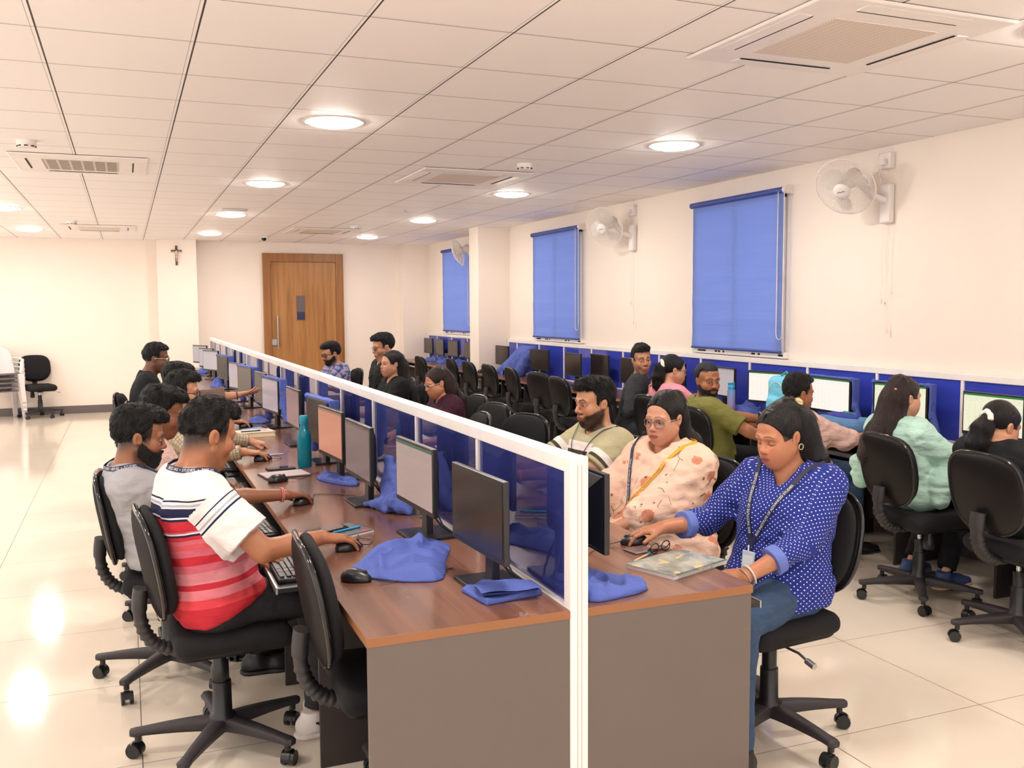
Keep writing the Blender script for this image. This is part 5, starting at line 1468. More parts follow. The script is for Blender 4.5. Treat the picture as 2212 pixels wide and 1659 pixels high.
p = person('p2', 'bearded man in a grey shirt behind the man in stripes, with a pink wrist thread', (.09, 4.42), 2, (.035, 4.42, 1.105), 4, 10, 0, SK2, dict(fade=.8, stubble=.75, mous=.9, fadecut=-.02), shirt=C['grey'], pants=C['blacktr'], shoes=M_SHOEB, hair='wavy', beard=.004,
    Rw=(.641, 4.328, .813), Rh=(.86, .50, -.1), Rpose='mouse', Lw=(.42, 4.62, .70), Lpose='type', hemtilt=.3, sleeve=1.10, collar=False, fine=.0024, Rpole=(.1, -.6, -1), wr=.006)
lanyard(p, p['sp'](.35, .13), mat=C['navy'], text='STUDIES  \u2022  BSSS IAS  \u2022  STUDIES', tmat=C['letter'], toff=.012, flips=(False, False), width=.019, tsize=.0155)
wrist_ring(p, 1, 'wrist_thread', plain('pink_thread', (226, 128, 124), .6), .0028, .008, n=2)

p = person('p3', 'slim man in round wire glasses typing, behind the bearded man', (.13, 5.26), 4, (.16, 5.22, 1.125), 3, 16, 0, SK4, dict(fade=.5, wide=.95, stubble=.08), build=.9, shirt=C['rose'], pants=C['blacktr'], shoes=M_SHOEB, hair='wavy',
    Rw=(.435, 5.11, .715), Rh=(.9, .35, -.15), Rpose='type', Lw=(.44, 5.33, .715), Lh=(.9, -.3, -.15), Lpose='type', sleeve=.6, fine=.0028, glasses=(M_GMETAL, .0014, True))
wrist_ring(p, 1, 'bangle', plain('yellow_thread', (206, 160, 50), .5), .003, .0)

p = person('p4', 'man in a beige plaid shirt and dark-rimmed glasses, one hand on a mouse', (.22, 6.08), 0, (.30, 6.10, 1.15), -6, 4, 0, SK3, dict(fade=.5, stubble=.06), shirt=C['plaid'], pants=C['blacktr'], shoes=M_SHOEB, hair='quiff',
    Rw=(.622, 5.74, .813), Rh=(.98, .1, -.1), Rpose='mouse', Lw=(.73, 6.33, .79), Lh=(.95, -.25, -.12), Lpose='pinch', sleeve=1.93, collar=True, fine=.0028, fit=.016, glasses=(M_GFRAME, .0026, False))

p = person('p5', 'man in a grey-brown shirt raising an open hand with a smart watch', (.34, 7.55), 2, (.345, 7.52, 1.125), 10, 12, 0, SK3, dict(fade=.4), shirt=C['brown'], pants=C['blacktr'], shoes=M_SHOEB, hair='wavy',
    Rw=(.72, 7.42, .813), Rh=(.95, .2, -.12), Rpose='mouse', Lw=(.79, 7.62, .985), Lh=(.95, .15, .12), Ln=(.05, -.35, -.95), Lpose='open', Lpole=(0, -.9, .25), sleeve=1.62, fit=.024, sleeve_flare=.022, fine=.003)
W_ = p['W'][-1]; wrist_ring(p, -1, 'smart_watch', plain('watch_band', (54, 50, 56), .4), .010, .006, flat=(.4, 1.2))
p = person('p6', 'man in a black tee and pale glasses sitting upright, farthest on the left', (.10, 8.55), 0, (.225, 8.55, 1.245), -4, 4, 0, (112, 74, 58), dict(fade=.75, stubble=.1), build=1.02, shirt=C['black'], pants=C['blacktr'], shoes=M_SHOEB, hair='crop',
    Rw=(.5, 8.38, .80), Lw=(.5, 8.7, .80), sleeve=.6, fine=.0035, glasses=(M_GGOLD, .0032, False), neckb=(.165, 8.55, 1.105))

# right side of the partition
p = person('p7', 'bearded man in a pale green tee with a white chest band', (2.29, 4.42), 187, (2.275, 4.42, 1.155), 187, 3, 0, SK3, dict(fade=.6, stubble=1., mous=.95), build=1.04, shirt=C['greentee'], pants=C['blacktr'], shoes=M_SHOEB, hair='wavy',
    Rw=(1.82, 4.58, .80), Lw=(1.88, 4.28, .74), Lpose='type', sleeve=.7, fine=.0026, sleeve_flare=.008)
lanyard(p, p['sp'](.42, .13), mat=plain('thin_black_cord', (40, 38, 44), .6), width=.005)

h8, y8 = (2.245, 3.665, 1.155), 205
p = person('p8', 'woman in glasses wrapped in a peach floral shawl, with two lanyards', (2.28, 3.66), 196, h8, y8, 6, 0, (206, 150, 122), dict(stubble=0, fade=.2, jaw=.97, lipc=(176, 92, 88), brow=.7, gaze=-.002, eyeopen=.0044), female=True, build=1.06, shirt=C['floral'], pants=C['floral'], shoes=M_SHOEB, hair='long',
    hext=tail(h8, y8, 6, [(-.06, 0, .06, .062), (-.085, .0, -.02, .058), (-.09, .0, -.10, .056), ('w', 2.40, 3.72, 1.02, .055), ('w', 2.43, 3.70, .92, .045)], .05),
    Rw=(1.86, 3.80, .79), Lw=(1.92, 3.52, .715), Lpose='type', Rpose='mouse', sleeve=1.55, fine=.0026, fit=.02, neck='wide', hem=.42, wr=.010, glasses=(M_GMETAL, .0018, False),
    cloth_extra=lambda sp, f, l, z, S, E, W, K: [RC(S[1]-z*.03, E[1]+f*.02, .085, .10, .06), RC(S[-1]-z*.03, E[-1]+f*.02, .085, .10, .06), RC(E[1], W[1]*.5+E[1]*.5, .095, .075, .06), RC(E[-1], W[-1]*.5+E[-1]*.5, .095, .075, .06),
        RC(sp(.80, .05, -.10), sp(.45, .11, .0), .075, .085, .08), RC(sp(.80, .05, .10), sp(.45, .11, .0), .075, .085, .08), RC(sp(.3, .08, -.06), sp(.05, .16, .0), .10, .11, .08), RC(sp(.0, .0, -.09), sp(.0, .25, -.09), .12, .11, .06), RC(sp(.0, .0, .09), sp(.0, .25, .09), .12, .11, .06), RC(sp(-.1, .02, .14), sp(-.1, .2, .15), .11, .09, .06),
        RC(sp(.97, .055, -.08), sp(.88, .10, -.02), .03, .035, .03), RC(sp(.97, .055, .08), sp(.88, .10, .02), .03, .035, .03), RC(sp(.99, -.03, -.06), sp(.99, -.03, .06), .035, .035, .03)])
lanyard(p, p['sp'](.30, .20, -.02), mat=(C['navy'], C['yellow']), text='BSSS INSTITUTE OF ADVANCED STUDIES', tmat=(C['letter'], C['letterd']), toff=.05, flips=(True, True), width=.017, tsize=.0125)

h9, y9 = (2.285, 2.90, 1.170), 188
p = person('p9', 'woman in a navy polka-dot blouse with a lanyard, nearest on the right, looking down', (2.29, 2.90), 200, h9, y9, 14, 0, (186, 126, 94), dict(eyes='down', fade=.2, jaw=.96, wide=1.0, lipc=(164, 86, 84), brow=.7), female=True, build=1.08, shirt=C['dots'], pants=C['denim'], shoes=M_SHOEB, hair='long',
    hext=tail(h9, y9, 14, [(-.050, 0, .075, .060), (-.085, .01, .02, .058), (-.095, .012, -.05, .055), ('w', 2.425, 2.89, 1.06, .055), ('w', 2.46, 2.86, .97, .035)], .05),
    Rw=(1.883, 3.087, .812), Rh=(-.95, .28, -.10), Rpose='mouse', Lw=(2.02, 2.735, .70), Lh=(-.7, .55, -.2), Lpose='rest', Ln=(-.2, -.6, .75), Rpole=(.2, .7, -1), Lpole=(.45, -.55, -.8), sleeve=1.5, fine=.0022, fit=.015, neck='v', hem=.545, wr=.007, twist=6, shw=1.04)
for sd in (1, -1):
    E_, W_ = p['E'][sd], p['W'][sd]; a, b = E_+(W_-E_)*.40, E_+(W_-E_)*.56
    V, F = sdf_mesh([CC(a, b, p['ar']*.80+.020, p['ar']*.74+.021, 0), ], .004); N_ = vnormals(V, F)
    npmesh('rolled_cuff', relax(V+N_*(.003*vnoise(V, 40., 3))[:, None], F, 1)-p['org'], F, C['cuffblue'], p['root'])
lanyard(p, (2.05, 2.845, .775), mat=C['navy'], text='BSSS INSTITUTE OF ADVANCED STUDIES', tmat=C['letter'], toff=.045, flips=(True, True), width=.018, tsize=.0135)
t = NT('clear_card_sleeve'); t.bsdf(lin((196, 206, 218)), .2, 0, .6)
tip = hit(p, np.array((2.05, 2.845, .775))+p['fwd']*.25, -p['fwd'], .012)
mb = MB(); mb.M = Matrix.Translation(tuple(tip-p['org']+np.array((-.014, -.014, -.062)))) @ Matrix.Rotation(R_(200-8), 4, 'Z') @ Matrix.Rotation(R_(-6), 4, 'Y')
mb.box((-.002, -.030, -.045), (.002, .030, .045)); ic = mb.build('identity_card', t.m, p['root'], bevel=.003)
mb2 = MB(); mb2.M = mb.M; mb2.box((.0022, -.024, -.040), (.003, .024, .028)); mb2.build('card_paper', plain('card_white', (224, 228, 236), .5), ic)
MB().tube([tuple(tip-p['org']), tuple(tip-p['org']+np.array((-.010, -.010, -.020)))], .004, 8).build('lanyard_clip', M_STEEL, p['root'])
wrist_ring(p, -1, 'wrist_watch', plain('pale_watch_band', (226, 212, 206), .3), .007, .01, flat=(.5, 1.3)); wrist_ring(p, -1, 'bracelet', M_STEEL, .0016, -.012)
MB().tube([tuple(p['M']@np.array((-.012, .083, -.034+.011*math.cos(a)-.006))+p['M']@np.array((.011*math.sin(a), 0, 0))+p['H']-p['org']) for a in [2*PI*i/16 for i in range(16)]], .0018, 6, closed=True).build('earring', M_GGOLD, p['root'])
q = p['M']@np.array((-.085, .0, .105))+p['H']-p['org']
V, F = sdf_mesh([RC((0, -.03, 0), (0, .03, 0), .017, .017, 0)], .004); V = V+vnormals(V, F)*(.004*vnoise(V, 90., 2))[:, None]
npmesh('hair_band', V@rotz(R_(-y9))+q, F, plain('cream_hair_band', (214, 190, 140), .7), p['root'])

h, y = (2.265, 7.10, 1.068), 182
p = person('p13', 'woman in maroon with pale glasses and long hair, behind the partition', (2.36, 7.10), 184, h, y, 14, 0, (196, 136, 106), dict(fade=.2, stubble=0, brow=.7), female=True, build=.95, shirt=C['maroon'], pants=C['blacktr'], shoes=M_SHOEB, hair='long', hmat=H_BROWN,
    hext=tail(h, y, 14, [(-.05, 0, .05, .066), (-.08, .01, -.02, .06), (-.085, .015, -.09, .055), ('w', 2.44, 7.11, .92, .055), ('w', 2.47, 7.09, .79, .04)], .05), Rw=(1.95, 7.22, .79), Lw=(1.95, 6.96, .79), sleeve=1.4, fine=.0035, glasses=(M_GGOLD, .0024, False), collar=True)
h, y = (2.235, 8.38, 1.150), 194
p = person('p12', 'smiling woman in black with a long dark ponytail, beyond the partition', (2.28, 8.40), 188, h, y, -2, 0, (206, 152, 124), dict(fade=.2, stubble=0, lipc=(190, 104, 98)), female=True, build=.94, shirt=C['black'], pants=C['blacktr'], shoes=M_SHOEB, hair='long',
    hext=tail(h, y, 0, [(-.05, .02, .05, .064), (-.09, .02, -.03, .058), (-.10, .03, -.10, .05), ('w', 2.40, 8.30, .90, .05), ('w', 2.46, 8.22, .74, .035)], .05), Rw=(1.9, 8.5, .79), Lw=(1.9, 8.2, .79), sleeve=1.6, fine=.0035)
p = person('p11', 'man with wavy hair and glasses, half hidden behind the smiling woman in black', (2.37, 9.16), 186, (2.36, 9.16, 1.275), 188, 10, 0, SK3, dict(fade=.5, stubble=.3), shirt=C['black'], pants=C['blacktr'], shoes=M_SHOEB, hair='wavy', sleeve=.6, fine=.0038, glasses=(M_GMETAL, .002, True), neckb=(2.37, 9.16, 1.13))
p = person('p10', 'bearded man in a blue plaid shirt in front of the door', (2.24, 10.95), 192, (2.20, 10.94, 1.135), 196, 12, 0, SK3, dict(fade=.5, stubble=.8, mous=.8), build=1.1, shirt=C['blueplaid'], pants=C['blacktr'], shoes=M_SHOEB, hair='wavy', beard=.0005, Rw=(1.84, 11.1, .79), Lw=(1.84, 10.8, .79), sleeve=1.9, fine=.004, glasses=(M_GFRAME, .0028, True), collar=True)

# window-wall row
p = person('p14', 'smiling man in a dark shirt turned round to wave at the camera', (4.02, 7.14), -22, (4.12, 7.12, 1.205), -100, 3, 6, SK3, dict(fade=.55, stubble=.45, mous=.6, lipc=(190, 120, 110)), shirt=C['slate'], pants=C['darkjean'], shoes=M_SHOEB, hair='quiff',
    Rw=(4.085, 6.89, .915), Rh=(.15, .05, 1), Rn=(-.1, 1., 0), Rpose='peace', Rpole=(-.2, -.6, -1), Lw=(4.52, 7.3, .79), sleeve=1.85, collar=True, fine=.0032, twist=-12)
h, y = (4.10, 6.57, 1.145), -12
p = person('p15', 'woman in pink with a white scrunchie, seen from behind', (4.10, 6.56), 2, h, y, 6, 0, (206, 154, 126), dict(fade=.2), female=True, build=.92, shirt=C['pink'], pants=C['blacktr'], shoes=M_SHOEB, hair='long', glasses=(M_GMETAL, .002, True),
    hext=tail(h, y, 6, [(-.085, 0, .035, .034), (-.115, 0, .0, .045), (-.12, .0, -.06, .050), (-.11, .01, -.13, .042), (-.10, .01, -.18, .02)], .03), Rw=(4.50, 6.46, .80), Rh=(.9, .25, -.05), Lw=(4.5, 6.72, .79), sleeve=.7, fine=.0035)
q = p['M']@np.array((-.104, .0, .032))+p['H']-p['org']
def scrunchie(p, c, r, mat, nm='scrunchie'):
    V, F = sdf_mesh([SP((r*math.cos(a), r*.0, 0), 0) for a in []]+[RC((r*.9*math.cos(a)*0, r*math.cos(a), r*math.sin(a)), (0, r*math.cos(a+.7), r*math.sin(a+.7)), r*.5, r*.5, .004) for a in [2*PI*i/9 for i in range(9)]], .004)
    V = V+vnormals(V, F)*(.007*vnoise(V, 60., 4))[:, None]; npmesh(nm, V@p['M'].T+c, F, mat, p['root'])
M_SCR = plain('white_scrunchie_cloth', (232, 224, 208), .8)
scrunchie(p, q, .030, M_SCR)
p = person('p16', 'bearded man in an olive tee and black headwrap looking back at the camera', (3.86, 5.74), -6, (3.87, 5.74, 1.125), -97, 3, 0, SK1, dict(fade=0, stubble=.85, mous=.9, gaze=-.002), build=1.12, shirt=C['olive'], pants=C['blacktr'], shoes=M_SHOEB, hair='turban', beard=.0005,
    Rw=(4.16, 5.22, .70), Rh=(.9, .1, -.1), Rpole=(-.2, -.5, -1), Lw=(4.5, 5.9, .79), sleeve=.8, fine=.0028, twist=-10)
p = person('p17', 'man in a pale pink crinkled shirt, facing the wall behind the polka-dot woman', (4.04, 4.98), 0, (4.07, 5.0, 1.085), -2, 4, 0, SK1, dict(fade=.65, stubble=.2), build=1.1, shirt=C['rose'], pants=C['denim'], shoes=M_SHOEB, hair='crop',
    Rw=(4.52, 4.86, .79), Rh=(.9, .3, -.1), Rpole=(-.2, -1, -.8), Lw=(4.5, 5.16, .79), sleeve=1.3, fit=.026, fine=.003, wr=.008, hem=.46)
h, y = (4.08, 4.10, 1.135), -4
p = person('p18', 'long-haired woman in a mint chiffon blouse, seen from behind', (4.10, 4.08), 6, h, y, 2, 0, (206, 152, 126), dict(fade=.2), female=True, build=.95, shirt=C['mint'], pants=C['blacktr'], shoes=M_SHOEN, hair='long', hmat=H_BROWN,
    hext=tail(h, y, 2, [(-.03, 0, .06, .074), (-.065, .0, -.02, .074), (-.085, .0, -.12, .072), ('w', 3.93, 4.12, .92, .075), ('w', 3.90, 4.16, .82, .07)], .05), Rw=(4.44, 3.93, .80), Rh=(.95, .25, -.1), Lw=(4.42, 4.3, .79), sleeve=1.15, Rpole=(-.3, -1, -.8), fit=.022, sleeve_flare=.03, fine=.003, hem=.47, wr=.009, legs={1: (.18, .05, .10), -1: (.10, -.05, .14)},
    cloth_extra=lambda sp, f, l, z, S, E, W, K: [RC(E[1]+z*.03, (4.15, 3.87, .66), .058, .075, .03), RC((4.15, 3.87, .70), (4.12, 3.86, .58), .06, .05, .03), RC(E[1], E[1]*.4+W[1]*.6-z*.03, .055, .075, .03), RC(E[-1]+z*.02, (4.04, 4.37, .72), .055, .06, .03), RC((4.04, 4.36, .72), (4.04, 4.37, .62), .06, .05, .03)])
wrist_ring(p, 1, 'bangle', M_BLACKP, .0022, .02)
c = p['M']@np.array((-.10, -.03, .04))+p['H']-p['org']
V, F = sdf_mesh([RC((0, -.022, .01), (0, .022, .012), .009, .009, .004), RC((0, -.02, -.012), (0, .02, -.008), .008, .008, .004)], .003); npmesh('hair_clip', V@p['M'].T+c, F, plain('orange_hair_clip', (214, 122, 86), .4), p['root'])
h, y = (4.02, 3.40, 1.055), -2
p = person('p19', 'woman in black with a ponytail and white scrunchie at the right edge', (4.07, 3.42), 6, h, y, 16, 0, (196, 140, 108), dict(fade=.2), female=True, build=1.0, shirt=C['black'], pants=C['blacktr'], shoes=M_SHOEN, hair='long',
    hext=tail(h, y, 10, [(-.085, 0, .025, .036), (-.115, .0, -.03, .046), (-.115, .01, -.10, .050), ('w', 3.90, 3.43, .88, .04), ('w', 3.89, 3.44, .82, .018)], .03), Rw=(4.5, 3.3, .79), Lw=(4.5, 3.56, .79), sleeve=1.6, fine=.003, neckb=(3.99, 3.41, .95))
q = p['M']@np.array((-.105, .0, .022))+p['H']-p['org']; scrunchie(p, q, .026, M_SCR)
# ------------------------------------------------------------------ blue dust covers
M_COVER = cloth('blue_cover_cloth', (86, 102, 176), .75, .35, var=.08)
M_COVERS = M_COVER
def heap(label, outline, h, seed=0, flat=.6, fold=.012, group='blue cloth dust covers', z0=.7515, name='dust_cover', ridge=None, rnd=1):
    pts = np.array(outline, float); n = len(pts); N_ = 160
    for _ in range(rnd): pts = np.stack([pts*.78+np.roll(pts, -1, 0)*.22, pts*.22+np.roll(pts, -1, 0)*.78], 1).reshape(-1, 2)
    seg = np.linalg.norm(np.roll(pts, -1, 0)-pts, axis=1); s = np.concatenate([[0], np.cumsum(seg)]); pp = np.vstack([pts, pts[:1]])
    q = np.linspace(0, s[-1], N_, endpoint=False); O = np.stack([np.interp(q, s, pp[:, 0]), np.interp(q, s, pp[:, 1])], 1)
    c = O.mean(0); rs = np.concatenate([np.linspace(0.02, .8, 22), [.87, .93, .97, .99, 1.]])
    V = []
    for r in rs:
        xy = c+(O-c)*r; P3 = np.c_[xy, np.zeros(N_)]
        e = (1-r**3.2)**flat
        nz = vnoise(P3*np.array((1, 1, 1)), 9., seed)*.45+vnoise(P3, 21., seed+1)*.25
        rg = (1-np.abs(vnoise(P3@rotz(seed*1.1).T*np.array((1, .35, 1)), 11., seed+2)))**3*2.4-.6+((1-np.abs(vnoise(P3@rotz(seed*1.1+1.2).T*np.array((1, .3, 1)), 19., seed+4)))**4-.3)
        z = z0+.004+e*(h*(.62+nz)+fold*rg)
        if ridge is not None: z = z+e*ridge(xy)
        V.append(np.c_[xy, np.maximum(z, z0+.003)])
    V.append(np.c_[c+(O-c)*1.0, np.full(N_, z0)]); L = len(V); V = np.concatenate(V)
    F = [(i*N_+k, (i+1)*N_+k, (i+1)*N_+(k+1) % N_, i*N_+(k+1) % N_) for i in range(L-1) for k in range(N_)]
    F += [(0, k, k+1, k+1) for k in range(0)]
    Vc = np.vstack([V, [[c[0], c[1], V[:N_, 2].mean()], [c[0], c[1], z0]]]); a = len(V)
    org = np.array([c[0], c[1], z0]); mb = MB(); mb.add((Vc-org).tolist(), [tuple(reversed(f)) for f in F], True)
    mb.add((Vc-org).tolist(), [(a, k, (k+1) % N_) for k in range(N_)]+[(a+1, (L-1)*N_+(k+1) % N_, (L-1)*N_+k) for k in range(N_)], True)
    o = mb.build(name, M_COVER, None, tuple(org)); 
    bm = bmesh.new(); bm.from_mesh(o.data); bmesh.ops.remove_doubles(bm, verts=bm.verts, dist=1e-5); bmesh.ops.recalc_face_normals(bm, faces=bm.faces); bm.to_mesh(o.data); bm.free()
    return tag(o, label, 'cloth cover', group)
heap('large blue cloth cover spread over the near end of the left desk', [(.66, 3.15), (.80, 3.36), (.93, 3.53), (1.04, 3.55), (1.10, 3.46), (1.12, 3.36), (1.03, 3.16), (1.0, 3.06), (.945, 2.93), (.83, 2.97), (.745, 3.05)], .040, 3, .75, .016)
f1 = heap('folded blue cloth cover in front of the dark monitor at the desk end', [(.965, 2.80), (1.07, 2.855), (1.19, 2.80), (1.19, 2.67), (1.10, 2.655), (.99, 2.64)], .024, 5, .16, .004, rnd=0)
mb = MB(); mb.grid([[Vector((-.10+.19*i/8+.012*j/4, -.085+.10*j/4-.02*i/8, .034+.003*math.sin(i*.9+j))) for j in range(5)] for i in range(9)]).grid([[Vector((-.10+.19*i/8+.012*j/4, -.085+.10*j/4-.02*i/8, .027)) for j in range(5)] for i in range(9)])
mb.build('top_fold', M_COVER, f1, bevel=0)
heap('blue cloth cover on the right desk beside the white end post', [(1.285, 2.80), (1.37, 2.82), (1.50, 2.70), (1.55, 2.645), (1.515, 2.565), (1.33, 2.525), (1.285, 2.55)], .055, 8, .6, .012)
heap('small blue cover flap beside the base of the dim grey monitor', [(.90, 5.0), (.97, 5.10), (1.07, 5.02), (1.10, 4.78), (1.06, 4.70), (.98, 4.80)], .035, 11, .5, .012)
heap('small crumpled blue cover below the pale blue-framed monitor', [(.86, 7.70), (.93, 7.9), (1.05, 7.86), (1.06, 7.68), (.95, 7.6)], .04, 12, .5, .014)
heap('crumpled blue cover by the far monitors of the left desk', [(.88, 11.5), (.96, 11.9), (1.08, 11.8), (1.08, 11.4), (.98, 11.2)], .07, 13, .6, .02)
heap('crumpled blue cover at the far end of the left desk', [(.9, 14.0), (.97, 14.25), (1.08, 14.2), (1.08, 13.95), (.98, 13.85)], .06, 14, .6, .02)
for k, (y, lb) in enumerate([(15.5, 'crumpled blue cover in the far corner of the wall desk'), (14.85, 'crumpled blue cover beyond the column, between two dark monitors'), (14.1, 'crumpled blue cover beyond the column next to its edge'), (12.0, 'crumpled blue cover under the monitor nearest the cream column'), (9.6, 'crumpled blue cover between dark monitors on the wall desk'), (7.3, 'crumpled blue cover behind the woman in pink'), (6.6, 'crumpled blue cover beside the water bottle on the wall desk')]):
    heap(lb, [(4.70, y-.12), (4.76, y+.14), (4.90, y+.2), (4.98, y), (4.90, y-.2), (4.78, y-.17)], .08, 20+k, .6, .02)
def sdf_cover(label, prims, seed=1, amp=.006, h=.008, org=None, group='blue cloth dust covers'):
    V, F = sdf_mesh(prims, h); V = V+vnormals(V, F)*(amp*vnoise(V*np.array((1, 1, .45)), 22., seed)+amp*.5*vnoise(V*np.array((1, 1, .5)), 48., seed+1))[:, None]
    org = V.mean(0)*np.array((1, 1, 0))+np.array((0, 0, V[:, 2].min())) if org is None else np.array(org)
    return tag(npmesh('dust_cover', relax(V, F, 1, .4)-org, F, M_COVER, None, None, True, tuple(org)), label, 'cloth cover', group)
sdf_cover('blue cloth cover hanging beside the dim grey monitor, dragging on the left desk', [RC((1.10, 4.18, .965), (1.11, 4.12, .85), .016, .050, .03), RC((1.10, 4.19, .955), (1.15, 4.02, .80), .014, .035, .04), RC((1.11, 4.12, .85), (1.08, 4.09, .785), .050, .055, .05), RC((1.08, 4.02, .80), (1.12, 3.96, .768), .04, .02, .04), RC((1.12, 4.20, .93), (1.13, 4.18, .80), .02, .04, .03), RC((1.06, 4.11, .775), (.985, 4.20, .765), .022, .012, .03), RC((1.06, 4.09, .775), (1.04, 4.03, .765), .02, .01, .02), PLN((0, 0, -1), (0, 0, .7515))], 2, .013, .006)
def hood(mon, label, seed, drop=(.05, .02), back=True, open_side=0.):
    """cloth pulled back off a monitor: over its top edge, down both sides and the back"""
    x, y, az, *_ = mon; M = rotz(R_(az)); T = np.array((x, y, .75)); zt = .115+.264
    P = [BX((-.020, 0, zt+.003), (.024, .224, .001), .004, 0), BX((-.030, .236, zt-.13+drop[0]/2), (.028, .001, .135-drop[0]/2), .004, .010), BX((-.030, -.236, zt-.13+drop[1]/2), (.028, .001, .135-drop[1]/2), .004, .010), BX((-.056, 0, zt-.12), (.001, .222, .12), .004, .010),
         RC((-.03, .236, zt-.20), (-.05, .25, zt-.30), .02, .03, .02), RC((-.03, -.236, zt-.20), (-.05, -.25, zt-.32), .02, .03, .02), SP((.0, .215, zt-.0), .014, .015), SP((.0, -.225, zt-.0), .014, .015), BX((.0, 0, .13), (.20, .20, .2), .002, .004, 's') if False else PLN((0, 0, -1), (0, 0, .0025))]
    return sdf_cover(label, xf(P, M, T), seed, .0042, .0055)
hood(LM[4], 'blue cloth cover hooked over the dark monitor just past the turquoise bottle', 31)
hood(LM[6], 'blue cloth cover framing the pale monitor beside the raised hand', 32)
hood(LM[8], 'blue cloth cover on the dark monitor above the raised hand', 33)
hood(LM[10], 'blue cloth cover wrapped round a far monitor of the left desk', 34)
hood(WM[2], 'blue cloth cover framing the bright monitor behind the rolled denim bag', 35)
hood(WM[1], 'blue cloth cover on the monitor half hidden by the long-haired woman', 36)
RM7 = (1.43, 2.85+PITCH*6*.985, 0); hood(RM7, 'blue cloth cover on a monitor seen through the glass, right side of the partition', 37)
sdf_cover('blue cloth cover draped like a tent on the wall desk near the column', [RC((4.86, 11.50, 1.10), (4.86, 11.14, 1.12), .02, .02, .02), RC((4.84, 11.50, 1.09), (4.78, 12.05, .78), .03, .05, .14), RC((4.84, 11.15, 1.1), (4.79, 11.45, .78), .03, .05, .14), RC((4.84, 11.32, 1.1), (4.77, 11.75, .78), .03, .07, .14), PLN((0, 0, -1), (0, 0, .7515))], 40, .008, .009)

# ------------------------------------------------------------------ keyboards and mice
M_KEYS = plain('key_caps', (62, 58, 60), .35); M_KBODY = plain('keyboard_body', (30, 29, 31), .4)
kb0 = empty('keyboard', (0, 0, 0))
MB().box((-.068, -.215, 0), (.068, .215, .016)).build('case', M_KBODY, kb0, bevel=.004)
mb = MB()
for r in range(6):
    y = -.205; x = .052-.0205*r-(.006 if r else 0)
    for c_ in range(19):
        w = .0205 if not (c_ in (14, 15)) else .0
        if r == 5 and 4 <= c_ <= 8: w = .0205
        if c_ in (14,): y += .006; w = .0205
        if c_ == 16: y += .004
        w = .0205
        if y+w < .209: mb.box((x-.0085, y+.0012, .0155), (x+.0085, y+w-.0012, .0215))
        y += w
mb.build('keycaps', M_KEYS, kb0, bevel=.0012, seg=1)
KB = [(.545, 3.62, 0, .668, 'keyboard on the pulled-out tray in front of the man in stripes'), (.505, 4.33, 4, .668, 'keyboard on the tray in front of the bearded man in grey'), (.52, 5.22, -3, .668, 'keyboard under the hands of the slim man in round glasses'), (.56, 6.12, 0, .668, 'keyboard on the tray in front of the man in beige plaid'), (.74, 2.9, 0, .668, 'keyboard pushed in under the near end of the left desk')]
for i, (x, y, a, z, lb) in enumerate(KB):
    o = kb0 if i == 0 else copy_tree(kb0); o.location = (x, y, z+.0005); o.rotation_euler = (0, 0, R_(a+180)); tag(o, lb, 'keyboard', 'black keyboards on the trays')
def make_mouse():
    m = empty('computer_mouse', (0, 0, 0))
    V, F = sdf_mesh([EL((0, 0, .006), (.054, .030, .031), 0), EL((-.014, 0, .010), (.038, .029, .028), .02), PLN((0, 0, -1), (0, 0, .0005), .004)], .0035)
    npmesh('shell', relax(V, F, 2), F, plain('mouse_plastic', (36, 34, 36), .3), m)
    mb = MB(); mb.tube([(.030, -.004, .030), (.030, .004, .030)], .008, 14); mb.build('scroll_wheel', M_BASE, m)
    return m
ms0 = make_mouse(); MS = [(.685, 3.06, -39, 'black mouse lying idle in front of the spread blue cover', [(.05, -.01), (.12, .01), (.20, .10), (.26, .22)]), (.752, 3.472, 12, 'black mouse under the hand of the man in stripes', [(.05, 0), (.09, .02), (.13, .08), (.10, .14), (.16, .24)]),
  (.738, 4.385, 30, 'black mouse under the hand of the bearded man in grey', [(.05, 0), (.10, .05), (.17, .12), (.22, .06), (.27, -.06)]), (.715, 5.012, 14, 'idle black mouse at the edge of the open grey notebook', [(.05, 0), (.12, -.01), (.2, .06), (.30, .14)]), (.735, 5.752, 8, 'black mouse under the hand of the man in beige plaid', [(.05, 0), (.1, .0), (.13, .08), (.1, .12)]),
  (.83, 7.44, 14, 'black mouse under the hand of the man in the brown sleeve', [(.05, 0), (.12, .03), (.2, .0)]), (1.775, 3.118, 166, 'black mouse under the hand of the woman in polka dots', [(.05, 0), (.12, .02), (.2, .12), (.24, .22)]), (4.62, 9.25, -10, 'black mouse on the wall desk left of the row of dark monitors', [(.05, 0), (.12, .02), (.2, .1)]),
  (4.60, 10.45, 20, 'black mouse on the wall desk behind the chair with its back visible', [(.05, 0), (.12, .02), (.2, .1)]), (4.62, 15.35, 0, 'black mouse on the wall desk in the far corner', [(.05, 0), (.12, .02), (.2, .1)]), (4.60, 12.4, 0, 'black mouse on the wall desk at the foot of the column', [(.05, 0), (.12, .02), (.2, .1)])]
